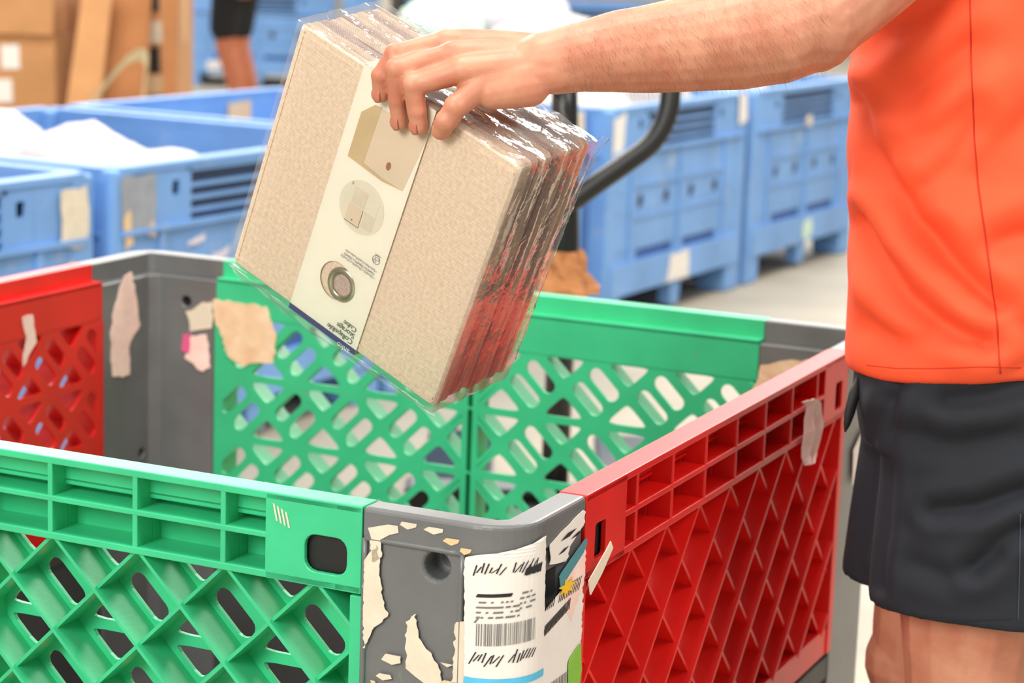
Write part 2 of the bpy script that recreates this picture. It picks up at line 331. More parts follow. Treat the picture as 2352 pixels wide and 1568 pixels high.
def panel(T, s1, s2, mat, name, label, zb=.44, hole=(.0147, .0577)):
    sc_ = W/2 if T in (F_front, F_back) else (s1+s2)/2
    mb = MB()
    # top rail: cap, stepped back plate, pocket ribs
    mb.box((s1, 0, .793), (s2, T0, H), T); mb.box((s1, T0-.006, .772), (s2, T0, .795), T)
    mb.box((s1, T0-.006, .769), (s2, T1, .776), T); mb.box((s1, T1-.006, Z0-.004), (s2, T1, .775), T)
    e = .0985
    mb.box((s1+e-.002, 0, .757), (s2-e+.002, T1-.003, .7625), T)
    mb.box((s1, 0, Z0-.0045), (s2, T1-.003, Z0+.0025), T)
    k = -8
    while k < 9:
        s = sc_+k*PS
        if s1+e+.012 < s < s2-e-.012: mb.box((s-.0028, .0004, Z0), (s+.0028, T0-.002, .797), T); mb.box((s-.0028, T0-.002, Z0), (s+.0028, T1-.003, .771), T)
        k += 1
    for a, b, h in ((s1, s1+e, (s1+hole[0], s1+hole[1])), (s2-e, s2, (s2-hole[1], s2-hole[0]))):
        inn = rrect(h[0], h[1], .7335, .7675, .011 if mat is green else .004); mb.ring_plate(rect_match(inn, a, b, Z0-.004, H-.001), inn, 0, .006, T)
        for q in (a, b-.004): mb.box((q, .001, Z0), (q+.004, T0-.003, H-.002), T)
    # stiles, centre stiles and bottom rail
    mb.box((s1-.006, .002, zb-.03), (s1+.012, T1, Z0-.007), T); mb.box((s2-.012, .002, zb-.03), (s2+.006, T1, Z0-.007), T)
    if mat is green:
        mb.box((sc_-.013, .010, zb), (sc_-.0035, T1, Z0), T); mb.box((sc_+.0035, .010, zb), (sc_+.013, T1, Z0), T)
        mb.box((sc_-.0036, .012, zb), (sc_+.0036, T1-.022, Z0), T)
    mb.box((s1, .004, zb-.03), (s2, T1, zb+.004), T)
    p = mb.build(name, mat, crate, bevel=.0011, seg=2); tag(p, label)
    for h in ((s1+hole[0], s1+hole[1]), (s2-hole[1], s2-hole[0])):
        m2 = MB(); m2.box((h[0]-.006, .0075, .728), (h[1]+.006, T1-.007, .7685), T); m2.build('hole_shade_box', blackm, p)  # black box behind each rail hole stands in for its deep shade
    # lattice, two mirrored halves
    for h, (a, b) in enumerate(((s1+.010, sc_-.006), (sc_+.006, s2-.010)) if mat is green else ((s1+.010, s2-.010),)):
        mb = MB(); z1, z2 = zb, Z0
        for k in range(-14, 15):
            for sg in (1, -1):
                s = sc_+k*PS
                c = clip(s, Z0, PS/2*sg, PZ/2, a, b, z1, z2)
                if not c: continue
                A = (s+PS/2*sg*c[0], Z0+PZ/2*c[0]); B = (s+PS/2*sg*c[1], Z0+PZ/2*c[1])
                e1 = .0003*sg
                strip(mb, A, B, .0034, .003 if sg == 1 else .008, T1-.003, T)     # deep rib
        q = 1 if (h == 1 or mat is not green) else -1          # slots lean towards the centre
        ti, to = T1-.0050, T1-.0006
        stad = rrect(-.80, .80, .17, .80, .29, 5); sto = rect_match(stad, -1, 1, 0, 1)
        def tri_plate(P):
            """triangular plate with a rounded triangular hole"""
            c = Vector(((P[0][0]+P[1][0]+P[2][0])/3, (P[0][1]+P[1][1]+P[2][1])/3)); O, I = [], []
            for i in range(3):
                v, pv, nx = Vector(P[i]), Vector(P[i-1]), Vector(P[(i+1) % 3]); iv, ip, im = (c+(x-c)*.66 for x in (v, pv, nx))
                O += [v+(pv-v)*.2, v+(pv-v)*.06, v+(nx-v)*.06, v+(nx-v)*.2]
                I += [iv+(ip-iv)*.26, iv+(ip-iv)*.08+(im-iv)*.03, iv+(im-iv)*.08+(ip-iv)*.03, iv+(im-iv)*.26]
            mb.ring_plate([tuple(x) for x in O], [tuple(x) for x in I], ti, to, T)
            for i in range(3):                      # close the tiny outer corner
                v, pv, nx = Vector(P[i]), Vector(P[i-1]), Vector(P[(i+1) % 3]); mb.prism([tuple(v), tuple(v+(nx-v)*.06), tuple(v+(pv-v)*.06)], ti, to, T)
        for n in range(4):
            za = Z0-n*PZ
            for k in range(-6, 7):
                sA = sc_+(k+.5)*PS
                if a < sA < b:
                    if n < 3: tri_plate([(sA-PS/2, za), (sA, za-PZ/2), (sA+PS/2, za)])
                    if n > 0: tri_plate([(sA-PS/2, za), (sA+PS/2, za), (sA, za+PZ/2)])
                elif abs(sA-a) < PS/2 or abs(sA-b) < PS/2:
                    sg = 1 if sA < a else -1; mb.prism([(sA+sg*PS/2, za), (sA+sg*.012, za-PZ*.38), (sA+sg*.012, za+PZ*.38)], ti, to, T)
                sB = sc_+k*PS; zB = za-PZ/2
                if n == 3: continue
                if mat is green and k == 0:
                    sg = -1 if h == 0 else 1; tri_plate([(sB+sg*.004, zB-PZ/2), (sB+sg*PS/2, zB), (sB+sg*.004, zB+PZ/2)])
                elif a-.02 < sB < b+.02:
                    for e in (1, -1):
                        fm = lambda al, be: (sB+q*(al*PS/4)+q*(e*be*PS/4), zB-al*PZ/4+e*be*PZ/4)
                        mb.ring_plate([fm(*x) for x in sto], [fm(*x) for x in stad], ti, to, T)
        mb.build('lattice', mat, p)
    return p
pf = panel(F_front, .1525, W-.156, green, 'side_panel', 'green moulded lattice panel facing the camera')
pr = panel(F_right, .142, .9695, red, 'side_panel', 'red moulded lattice panel on the right side', hole=(.024, .050))
pb = panel(F_back, .160, W-.158, green, 'side_panel', 'green moulded lattice panel at the back')
pl = panel(F_left, .150, .968, red, 'side_panel', 'red moulded lattice panel on the left side')

RC = .045
def post_path(la, lb, off, n=9):
    """outer contour from the b leg round the corner to the a leg, inset by off"""
    r = max(RC-off, .004); P = [(off, lb)]
    for i in range(n): t = PI+PI/2*i/(n-1); P.append((off+r+r*math.cos(t), off+r+r*math.sin(t)))
    P.append((la, off)); return P
def post_q(q, off):
    """point and outward offset on the outer skin; q<0 front leg, q>0 side leg"""
    Lr = RC*PI/2
    if q < -Lr/2: return (-off, RC+(-q-Lr/2))
    if q > Lr/2: return (RC+(q-Lr/2), -off)
    t = PI+(q+Lr/2)/RC; return (RC+(RC+off)*math.cos(t), RC+(RC+off)*math.sin(t))
CORN = [(lambda a, b: (a, b)), (lambda a, b: (D-a, b)), (lambda a, b: (D-a, W-b)), (lambda a, b: (a, W-b))]
LEGS = [(.142, .1525), (D-.9695, .160), (D-.968, .158), (.150, .156)]
posts = []
for i in range(4):
    la, lb = LEGS[i]; cm = CORN[i]
    TT = lambda a, h, b, cm=cm: (*cm(a, b), h)
    mb = MB()
    def sect(o0, o1, z0, z1, ch=.012):
        outer = post_path(la, lb, o0); inner = [(la, o1), (o1+ch, o1), (o1, o1+ch), (o1, lb)]
        mb.prism(outer+inner, z0, z1, TT)
    sect(.0025, T1, .02, .771); sect(0, T0, .770, H, .006)
    cut = []
    def hole(c, r, axis):
        m2 = MB(); a, b, z = c; d = Vector((1, 0, 0)) if axis == 'a' else Vector((0, 1, 0))
        base = Vector((a, b, z)); pts = [base-d*.03, base+d*.03]
        pts = [Vector((*cm(p.x, p.y), p.z)) for p in pts]; m2.tube(pts, r, 16); cut.append(m2.build('cutter', None, crate))
    if i == 0:
        hole((0, .080, .757), .0125, 'a')
        m2 = MB(); m2.box((.062, -.02, .705), (.092, .03, .748)); cut.append(m2.build('cutter', None, crate))
    else:
        hole((T1, .105, .735), .008, 'a'); hole((.09, T1, .700), .007, 'b'); hole((.075, T1, .50), .007, 'b')
    p = mb.build('corner_post', grey, crate)
    bake(p, bools=cut)
    m = p.modifiers.new('bevel', 'BEVEL'); m.width = .004; m.segments = 3; m.limit_method = 'ANGLE'; m.angle_limit = .6
    posts.append(p)
post = posts[0]
# raised outline on the near post
mb = MB()
for q0, z0, q1, z1 in ((-.140, .772, -.045, .772), (-.140, .772, -.140, .60), (-.045, .772, -.045, .60)):
    pts = []
    for k in range(9):
        q = q0+(q1-q0)*k/8; z = z0+(z1-z0)*k/8; pts.append((*post_q(q, -.0015), z))
    mb.tube(pts, .0028, 8)
mb.build('raised_rib', grey, post, smooth=True)
# base
mb = MB(); mb.box((.03, .03, .13), (D-.03, W-.03, .16)); bs = mb.build('base_deck', dgrey, crate)
for a in (.02, D/2-.06, D-.14):
    for b in (.02, W/2-.06, W-.14):
        mb = MB(); mb.box((a, b, 0), (a+.12, b+.12, .132)); mb.build('foot_block', dgrey, bs, bevel=.006)
for T, s1, s2, nm in ((F_front, .15, W-.15, 'f'), (F_right, .14, D-.17, 'r'), (F_back, .155, W-.155, 'b'), (F_left, .15, D-.17, 'l')):
    mb = MB(); mb.box((s1, .004, .375), (s2, T1, .404), T); mb.box((s1, .030, .15), (s2, .044, .376), T)
    mb.box((s1, .004, .13), (s2, T1, .165), T)
    k = s1+.05
    while k < s2-.03: mb.box((k, .006, .16), (k+.006, .040, .38), T); k += .095
    mb.build('lower_wall', dgrey, crate, bevel=.0015)

# papers and labels stuck on the crate
def torn(rng, n=14, jag=.16, sq=.5):
    P = []
    for i in range(n):
        t = 2*PI*i/n; c, s_ = math.cos(t), math.sin(t)
        k = 1/max(abs(c), abs(s_))*sq+(1-sq); P.append((c*k*(1+rng.uniform(-jag, jag)), s_*k*(1+rng.uniform(-jag, jag))))
    return P
def sheet(poly, T, mat, name, parent, th=.0006, label=None, sub=1):
    mb = MB(); mb.prism(poly, 0, th, T); o = mb.build(name, mat, parent); tag(o, label); return o
rng = random.Random(3)
def F_inb(s, h, z): return (D-T1-h-.0004, s, z)          # inner back face
def F_inl(s, h, z): return (s, W-T1-h-.0004, z)          # inner left face
def quad_sheet(pts, T, mat, name, parent, jag=.0022, label=None, th=.0008):
    P = []
    for i in range(len(pts)):
        a, b = pts[i], pts[(i+1) % len(pts)]; k = max(2, int(math.hypot(b[0]-a[0], b[1]-a[1])/.008))
        for j in range(k): f = j/k; P.append((a[0]+(b[0]-a[0])*f+rng.uniform(-jag, jag), a[1]+(b[1]-a[1])*f+rng.uniform(-jag, jag)))
    return sheet(P, T, mat, name, parent, th, label)
quad_sheet([(1.012, .744), (.918, .742), (.902, .700), (.905, .660), (.962, .648), (.985, .662), (1.008, .715)], F_inb, tanp, 'torn_paper', crate, label='large tan torn paper patch on green panel')
quad_sheet([(1.030, .735), (1.014, .742), (1.012, .700), (1.050, .690), (1.058, .720)], F_inb, cream, 'torn_paper', crate)
quad_sheet([(1.052, .684), (1.022, .690), (1.016, .640), (1.030, .632), (1.060, .650)], F_inb, pinkp, 'torn_paper', crate, label='round pink edged paper scrap')
quad_sheet([(1.064, .684), (1.051, .688), (1.052, .655), (1.066, .66)], F_inb, hotpink, 'torn_paper', crate, jag=.001, th=.001)
quad_sheet([(1.020, .778), (1.040, .782), (1.062, .700), (1.035, .675), (1.036, .625), (.990, .630), (.988, .70), (.995, .73)], F_inl, pinkp, 'torn_paper', crate, label='long pale pink torn paper strip')
quad_sheet([(.782, .752), (.802, .752), (.812, .712), (.780, .680), (.788, .722)], F_inl, pinkp, 'torn_paper', crate)
quad_sheet([(.155, .745), (.092, .758), (.030, .770), (.020, .70), (.020, .64), (.150, .66), (.166, .70)], F_inb, tanp, 'torn_paper', crate, label='tan torn paper patch on the far grey post')
def F_outr(s, h, z): return (s, -h-.0006, z)
# pink scrap hanging on the red rail
mb = MB(); pts = []
prof = [(.782, .772, .012), (.800, .764, .015), (.806, .748, .022), (.806, .732, .026), (.803, .716, .024), (.798, .704, .018), (.792, .694, .008)]
for s, z, hw in prof:
    o = .004+.006*nz(z*90, s*30)
    pts.append([(s-hw, -o, z), (s-hw*.3, -o-.006, z+.002), (s+hw*.35, -o-.002, z-.002), (s+hw, -o-.007, z+.001)])
mb.loft([[*r, *[(x, y-.0012, z) for x, y, z in r[::-1]]] for r in pts]); o = mb.build('torn_paper', M('pale_pink_paper', S(248, 222, 214), .8, .06, 40, bump=.4), crate, smooth=False); tag(o, 'crumpled pink paper scrap hanging on red rail')
# scraps on the near post
def TP(q, h, z): return (*post_q(q, .0004+h), z)
def patch(pts, mat, name, parent, off=0, jag=.0015, label=None, step=.006):
    """sheet that follows the rounded post: clipped grid of quads inside a polygon"""
    zs = [p[1] for p in pts]; qs = [p[0] for p in pts]; mb = MB(); dz = .003; n = len(pts)
    z = min(zs); rows = []
    while z < max(zs)+1e-6:
        zz = min(max(z, min(zs)+1e-4), max(zs)-1e-4); xs = []
        for i in range(n):
            (q1, y1), (q2, y2) = pts[i], pts[(i+1) % n]
            if (y1-zz)*(y2-zz) < 0: xs.append(q1+(q2-q1)*(zz-y1)/(y2-y1))
        if len(xs) >= 2: rows.append((zz, min(xs)+rng.uniform(-jag, jag), max(xs)+rng.uniform(-jag, jag)))
        z += dz
    m = max(3, int((max(qs)-min(qs))/step))
    vs = [(*post_q(l+(r-l)*i/m, .0005+off), zz) for zz, l, r in rows for i in range(m+1)]
    vs2 = [(*post_q(l+(r-l)*i/m, .0011+off), zz) for zz, l, r in rows for i in range(m+1)]
    R = len(rows); K = m+1; nV = R*K
    fs = []
    for j in range(R-1):
        for i in range(m):
            a = j*K+i; fs += [(a, a+1, a+K+1, a+K), (nV+a, nV+a+K, nV+a+K+1, nV+a+1)]
        fs += [(j*K, j*K+K, nV+j*K+K, nV+j*K), (j*K+m, nV+j*K+m, nV+j*K+K+m, j*K+K+m)]
    mb.add(vs+vs2, fs); o = mb.build(name, mat, parent); tag(o, label); return o
QF = lambda v: -(v-RC)-RC*PI/4          # v on the front leg -> q
QR = lambda u: (u-RC)+RC*PI/4           # u on the side leg -> q
patch([(QF(.146), .785), (QF(.118), .789), (QF(.116), .781), (QF(.134), .776), (QF(.131), .755), (QF(.140), .752)], cream, 'torn_paper', crate)
patch([(QF(.1495), .752), (QF(.136), .768), (QF(.130), .720), (QF(.124), .706), (QF(.134), .695), (QF(.140), .690), (QF(.1475), .672), (QF(.1495), .70)], cream, 'torn_paper', crate)
for a, b, c, d in ((.108, .790, .018, .005), (.082, .790, .020, .006), (.066, .782, .016, .005), (.052, .776, .012, .006), (.120, .668, .020, .009), (.128, .650, .016, .006), (.138, .637, .006, .012), (.104, .640, .018, .009), (.062, .655, .018, .006), (.060, .637, .012, .008), (.066, .672, .014, .004), (.040, .772, .008, .004)):
    q = QF(a); patch([(q-c*.5, b-d*.4), (q-c*.2, b+d*.6), (q+c*.55, b+d*.5), (q+c*.45, b-d*.5), (q, b-d*.7)], cream if rng.random() < .75 else card_l, 'torn_paper', crate)
patch([(QF(.106), .703), (QF(.098), .712), (QF(.092), .690), (QF(.072), .668), (QF(.068), .652), (QF(.078), .646), (QF(.104), .660), (QF(.106), .690)], cream, 'torn_paper', crate, label='white torn paper wedge on the near grey post')
# older label under, on the side leg
patch([(QF(.058), .712), (QF(.046), .714), (QF(.040), .60), (QF(.062), .60)], cream, 'torn_paper', crate)
l2 = patch([(QR(.040), .712), (QR(.135), .738), (QR(.140), .57), (QR(.02), .57)], paper, 'shipping_label', crate, off=.0006, jag=.0008, label='older white shipping label round the corner of the post')
l1 = patch([(QF(.051), .770), (QF(.046), .773), (QR(.046), .786), (QR(.052), .648), (QF(.046), .645), (QF(.049), .72)], paper, 'shipping_label', crate, off=.0022, jag=.0008, label='white shipping label with barcode and blue strip')
patch([(QF(.0475), .668), (QR(.050), .670), (QR(.050), .656), (QF(.0475), .653)], cyan, 'blue_strip', l1, off=.003, jag=.0003)
def marks(rects, mat, name, parent, off):
    mb = MB()
    for q, z, dq, dz, sl in rects:
        P = [(q-dq/2-sl, z-dz/2), (q+dq/2-sl, z-dz/2), (q+dq/2+sl, z+dz/2), (q-dq/2+sl, z+dz/2)]
        mb.add([(*post_q(a, off), b) for a, b in P], [(0, 1, 2, 3)])
    return mb.build(name, mat, parent, recalc=False)
q0, q1 = QF(.046), QR(.044); qq = lambda f: q0+(q1-q0)*f; r2 = random.Random(5); off1 = .0040
def zl(f): return .004*f
bars = []; x = .12
while x < .86:
    wd = r2.uniform(.004, .014)
    bars.append((qq(x), .7035+zl(x), wd*(q1-q0), .020, 0)); x += wd+r2.uniform(.008, .018)
marks(bars, inkg, 'barcode', l1, off1)
st = []
for f in [.08+.045*k for k in range(18)]:
    if .40 < f < .5: continue
    st.append((qq(f), .762+zl(f)+r2.uniform(-.002, .002), .0012, r2.uniform(.004, .010), r2.uniform(.001, .003)))
    st.append((qq(f), .6815+zl(f)+r2.uniform(-.002, .002), .0012, r2.uniform(.006, .012), r2.uniform(.001, .003)))
for f in [.68+.02*k for k in range(13)]: st.append((qq(f), .757+zl(f), .0018, r2.uniform(.004, .008), .001))
for f in [.12+.02*k for k in range(20)]: st.append((qq(f), .7385+zl(f), .0017, .003, .0008))
marks([x for x in st if x[1] > .7], ink, 'handwriting', l1, off1); marks([x for x in st if x[1] < .7], ink, 'handwriting', l1, off1)
st = []
for row in range(4):
    for f in [.12+.028*k for k in range(26)]:
        if r2.random() < .6: st.append((qq(f), .7325-row*.0045+zl(f)+(.006 if f > .6 else 0), .002, .0016, .0004))
st.append((qq(.12), .7175, .0016, .006, .002))
marks(st, inkg, 'small_print', l1, off1)
st = [(QR(.05+.003*k), .697+.0006*k, .0018, .010, .001) for k in range(20)]+[(QR(.045+.004*k), .722, .0014, .012, .003) for k in range(22) if k not in (8, 9)]
marks(st, ink, 'handwriting', l2, .0022)
marks([(QR(.06+.0035*k), .63, .0014, .03, 0) for k in range(18)], inkg, 'barcode', l2, .0022)
# sticker scraps on the side leg of the near post
l3 = patch([(QR(.062), .775), (QR(.135), .790), (QR(.139), .778), (QR(.110), .765), (QR(.098), .750), (QR(.064), .755)], paper, 'torn_sticker', crate, jag=.003, label='torn white sticker with black print on post')
marks([(QR(.10), .774, .02, .004, .008), (QR(.12), .770, .016, .003, .008), (QR(.09), .762, .012, .003, .006)], ink, 'black_print', l3, .0018)
l4 = patch([(QR(.088), .7275), (QR(.140), .760), (QR(.1405), .722), (QR(.112), .690), (QR(.100), .706)], pinkp, 'torn_sticker', crate, jag=.002, off=.0008, label='torn pinkish sticker with teal and yellow print')
patch([(QR(.080), .741), (QR(.140), .763), (QR(.140), .752), (QR(.084), .728)], teal, 'teal_print', l4, off=.0016, jag=.0006)
st = []
mb = MB(); qc, zc = QR(.098), .7265; P = []
for k in range(14):
    rr = .0125 if k % 2 == 0 else .006; t = 2*PI*k/14; P.append((*post_q(qc+rr*1.7*math.cos(t), .0030), zc+rr*.7*math.sin(t)))
mb.add(P, [tuple(range(14))]); mb.build('yellow_star', yellow, l4)
patch([(QR(.115), .700), (QR(.139), .715), (QR(.139), .660), (QR(.120), .672)], pinkp, 'torn_sticker', crate, jag=.003)
patch([(QR(.108), .655), (QR(.135), .665), (QR(.139), .635), (QR(.125), .60), (QR(.108), .60)], lime, 'lime_sticker', crate, off=.0022, jag=.0006, label='lime green sticker edge')
mb = MB(); mb.prism([(.138, .722), (.165, .745), (.172, .752), (.176, .745), (.160, .725), (.142, .708)], .0, .0012, lambda s, h, z: (s, -.006-h-(s-.138)*.18, z)); mb.build('torn_sticker', cream, crate)
# chalk mark on the green rail
mb = MB()
for k in range(4):
    s = .243-k*.0042; mb.prism([(s, .7905-k*.002), (s-.0022, .789-k*.002), (s-.0055, .7745-k*.0015), (s-.0038, .7745-k*.0015)], 0, .0005, lambda a, h, b: (-h-.0003, a, b))
mb.build('chalk_mark', cream, pf)
# white tag on the far grey post
mb = MB(); mb.prism([(1.01, .665), (1.06, .690), (1.072, .672), (1.07, .642), (1.015, .618)], 0, .0008, lambda s, h, z: (s, -h-.0008, z)); tag(mb.build('paper_tag', paper, crate), 'white paper tag on the far grey post')

# things lying inside the crate
def inbox(u, v, z): 
    c, s = math.cos(YAW), math.sin(YAW); return Vector((P0.x+u*c-v*s, P0.y+u*s+v*c, z))
def carton(name, loc, size, rz, mat, label, group=None, cat='box', tape=True):
    e = empty(name, loc, rz, label, cat, group); x, y, z = size
    mb = MB(); mb.box((-x/2, -y/2, 0), (x/2, y/2, z)); mb.build('carton_body', mat, e, bevel=.003)
    for sg in (-1, 1):
        mb = MB(); y0, y1 = (-.499*y, -.004) if sg < 0 else (.004, .499*y); mb.box((-x/2+.001, y0, z+.0005), (x/2-.001, y1, z+.004)); mb.build('flap', mat, e)
    if tape: mb = MB(); mb.box((-x/2-.0008, -.024, z*.72), (x/2+.0008, .024, z+.0052)); mb.build('tape', card_l, e)
    return e
carton('small_carton', inbox(.16, .40, .16), (.20, .16, .20), YAW+.15, card_l, 'pale tan carton inside the crate behind the near green panel')
carton('brown_carton', inbox(.55, .75, .16), (.38, .30, .10), YAW+.3, card_d, 'brown carton lying on the crate floor')

# ------------------------------------------------------------------ storage cube pack held in the hand
CX_ = Vector((.77282937, -.47384599, -.42214304)); CY_ = Vector((.57082544, .80970426, .13615184)); CZ_ = Vector((.27729601, -.34619213, .89624658))
CO = Vector((-0.13857988, 2.02453656, 1.03106892))
pack = empty('storage_cube_pack'); tag(pack, 'shrink wrapped beige folded storage cubes held up by a hand', 'storage cube')
pack.matrix_world = Matrix(((CX_.x, CY_.x, CZ_.x, CO.x), (CX_.y, CY_.y, CZ_.y, CO.y), (CX_.z, CY_.z, CZ_.z, CO.z), (0, 0, 0, 1)))
def cubeP(l): return CO+CX_*l[0]+CY_*l[1]+CZ_*l[2]
def on_face(x, y, c):
    k = ray(x, y); return CAM+k*((CY_.dot(CO)+c-CY_.dot(CAM))/CY_.dot(k))
HS = .1345; TH = .114
def slab(x0, x1, z0, z1, y0, y1, mat, name, parent, bev=.003, wob=0, seed=0, n=16):
    mb = MB(); 
    def ring(y):
        P = []; r = .006
        for (cx, cz, a0) in ((x1-r, z1-r, 0), (x0+r, z1-r, PI/2), (x0+r, z0+r, PI), (x1-r, z0+r, 1.5*PI)):
            for i in range(4): t = a0+PI/2*i/3; P.append((cx+r*math.cos(t), cz+r*math.sin(t)))
        Q = []
        for i in range(len(P)):
            a, b = P[i], P[(i+1) % len(P)]; k = 10 if math.hypot(a[0]-b[0], a[1]-b[1]) > .05 else 1
            for j in range(k): Q.append((a[0]+(b[0]-a[0])*j/k, a[1]+(b[1]-a[1])*j/k))
        o = []
        for a, b in Q:
            d = wob*nz(a*22+seed, b*22, seed*1.7); l = math.hypot(a, b); o.append((a+a/l*d, y+wob*.35*nz(a*15, b*15, seed+5), b+b/l*d))
        return o
    def inset(R, k): return [(x*(1-k), y, z*(1-k)) for x, y, z in R]
    R0, R1 = ring(y0), ring(y1); t = (y1-y0)
    A = [(x, y+t*.28, z) for x, y, z in R0]; B = [(x, y-t*.28, z) for x, y, z in R1]
    ch = .022 if wob == 0 else .013; mb.loft([inset(R0, ch), A, B, inset(R1, ch)])
    return mb.build(name, mat, parent, smooth=False)
slab(-HS, HS, -HS, HS, 0, .012, linen, 'front_panel', pack)
y = .0126; k = 0
while y < TH-.004:
    t = rng.uniform(.008, .013); ins = rng.uniform(.0003, .0026)
    slab(-HS+ins*.6, HS-ins, -HS+ins, HS-ins*.3, y, min(y+t, TH), linen_in if k % 3 == 1 else linen, 'folded_panel', pack, wob=.0018, seed=k*3.1); y += t+.0002; k += 1
# stitched hems on the front panel
mb = MB()
for z in (HS-.010, -HS+.010): mb.box((-HS+.004, -.0011, z-.0012), (HS-.004, .001, z+.0012))
for x in (-HS+.006,): mb.box((x-.0012, -.0009, -HS+.006), (x+.0012, .001, HS-.006))
mb.build('stitched_hem', linen, pack)
# eyelet in the panel
mb = MB(); ec = (-.003, -.079); rings = []
for i in range(40):
    a = 2*PI*i/40; rr = []
    for j in range(10): b = 2*PI*j/10; R = .0142+.0036*math.cos(b); rr.append((ec[0]+R*math.cos(a), -.0008-.0022*math.sin(b), ec[1]+R*math.sin(a)))
    rings.append(rr)
rings.append(rings[0]); mb.loft(rings, cap=False); mb.build('eyelet', brass, pack, smooth=True)
mb = MB(); mb.tube([(ec[0], -.0004, ec[1]), (ec[0], .0002, ec[1])], .0112, 28); mb.build('eyelet_lining', linen_in, pack)
# card sleeve with round opening, wraps over the top and under the bottom edge
LX0, LX1 = -.0525, .0355; hc = (-.0105, -.0785); hr = .0195
mb = MB(); n = 40
def TF(a, h, b): return (a, -.0016-h, b)
inner = [(hc[0]+hr*math.cos(PI/4+2*PI*i/n-PI/4*0), hc[1]+hr*math.sin(PI/4+2*PI*i/n)) for i in range(n)]
zs0, zs1 = -.112, -.045
outer = []
for i in range(n):
    t = PI/4+2*PI*i/n; c, s_ = math.cos(t), math.sin(t)
    outer.append((c, s_))
def sqmap(c, s_):
    k = 1/max(abs(c), abs(s_)); x, z = c*k, s_*k
    return ((LX0+LX1)/2+x*(LX1-LX0)/2, (zs0+zs1)/2+z*(zs1-zs0)/2)
outer = [sqmap(*p) for p in outer]
mb.ring_plate(outer, inner, 0, .0005, TF)
mb.box((LX0, -.0021, zs1), (LX1, -.0016, HS+.0015)); mb.box((LX0, -.0021, -HS-.002), (LX1, -.0016, zs0))
mb.box((LX0, -.0021, HS+.0012), (LX1, TH+.001, HS+.0018)); mb.box((LX0, -.0021, -HS-.0024), (LX1, TH+.001, -HS-.0018))
sleeve = mb.build('card_sleeve', creamcard, pack); tag(sleeve, 'cream card sleeve with purple band')
def flat(poly, mat, name, h=0, parent=None):
    mb = MB(); mb.prism(poly, 0, .00015, lambda a, hh, b: (a, -.00225-h-hh, b)); return mb.build(name, mat, parent or sleeve)
flat([(LX0, -HS-.002), (LX1, -HS-.002), (LX1, -.1305), (LX0, -.1305)], purple, 'purple_band')
flat([(-.040, .092), (-.028, .106), (.036, .112), (.0285, .0465), (.002, .0455), (-.021, .048), (-.040, .0445)], printbeige, 'printed_cube_front')
flat([(-.040, .092), (-.028, .106), (-.020, .108), (-.021, .048), (-.040, .0445)], printtan, 'printed_cube_side', .0002)
flat([(-.040, .0445), (-.021, .048), (.002, .0455), (.0285, .0465), (.004, .0425)], printtan, 'printed_cube_base', .0003)
flat([(.006+.0026*math.cos(t*PI/8), .060+.0042*math.sin(t*PI/8)) for t in range(16)], card_d, 'printed_eyelet', .0004)
flat([(-.008+.0268*math.cos(t*PI/20), .006+.0265*math.sin(t*PI/20)) for t in range(40)], printpale, 'printed_disc')
for a, b, c, d, mt in ((-.021, -.005, .0055, .0225, printshelf), (-.003, .010, .0055, .021, printpale), (-.003, .010, -.0115, .0042, printshelf), (-.0225, -.005, -.0145, .0042, printbeige)):
    flat([(a, c), (b, c), (b, d), (a, d)], mt, 'printed_shelf', .0002)
mb = MB()
for a, b, c, d in ((-.0225, -.005, -.0149, -.0145), (-.0052, -.0049, -.0145, .0042), (-.0148, -.0136, -.0115, -.0103)): mb.box((a, -.0029, c), (b, -.0026, d))
mb.build('printed_outline', txt, sleeve)
mb = MB(); mb.box((-.026, -.0029, .022), (-.0242, -.0026, .0252)); mb.build('printed_plant', printtan, sleeve)
def sleeve_text(s, size, x, z, mat, name, sp=1.0):
    vs, fs = text_mesh(s, size, spacing=sp)
    mb = MB(); mb.add([(x-a, -.0030, z-b) for a, b in vs], fs); return mb.build(name, mat, sleeve, recalc=False)
for s, z in (('Collapsible', -.1228), ('Storage', -.1158), ('Cube', -.1088)): sleeve_text(s, .0080, .0292, z, txt, 'printed_text', .95)
sleeve_text('anko', .0082, .0292, -.1338, whitetxt, 'printed_name')
sleeve_text('\u2022 27cm(H) x 27cm(W) x 27cm(D)', .0036, .0300, -.0490, inkg, 'printed_text', .88)
sleeve_text('  10.6in(H) x 10.6in(W) x 10.6in(D)', .0036, .0300, -.0455, inkg, 'printed_text', .82)
sleeve_text('\u2022 Suits Anko 4 and 8 cube units', .0036, .0300, -.0415, inkg, 'printed_text', .9)
sleeve_text('collapsible', .0022, .0300, -.0262, inkg, 'printed_text', .9)
mb = MB(); ic = (.0250, -.0322); P = []
mb.ring_plate([(ic[0]+.0046*math.cos(t*PI/12), ic[1]+.0046*math.sin(t*PI/12)) for t in range(24)], [(ic[0]+.0042*math.cos(t*PI/12), ic[1]+.0042*math.sin(t*PI/12)) for t in range(24)], .0024, .0026, lambda a, h, b: (a, -h, b))
for a, b, c, d in ((-.002, .003, -.0002, .0026), (-.003, .0002, -.003, -.0004)):
    mb.ring_plate([(ic[0]+x, ic[1]+z) for x, z in ((a, c), (b, c), (b, d), (a, d))], [(ic[0]+x, ic[1]+z) for x, z in ((a+.0003, c+.0003), (b-.0003, c+.0003), (b-.0003, d-.0003), (a+.0003, d-.0003))], .0024, .0026, lambda a, h, b: (a, -h, b))
mb.build('printed_icon', inkg, sleeve)
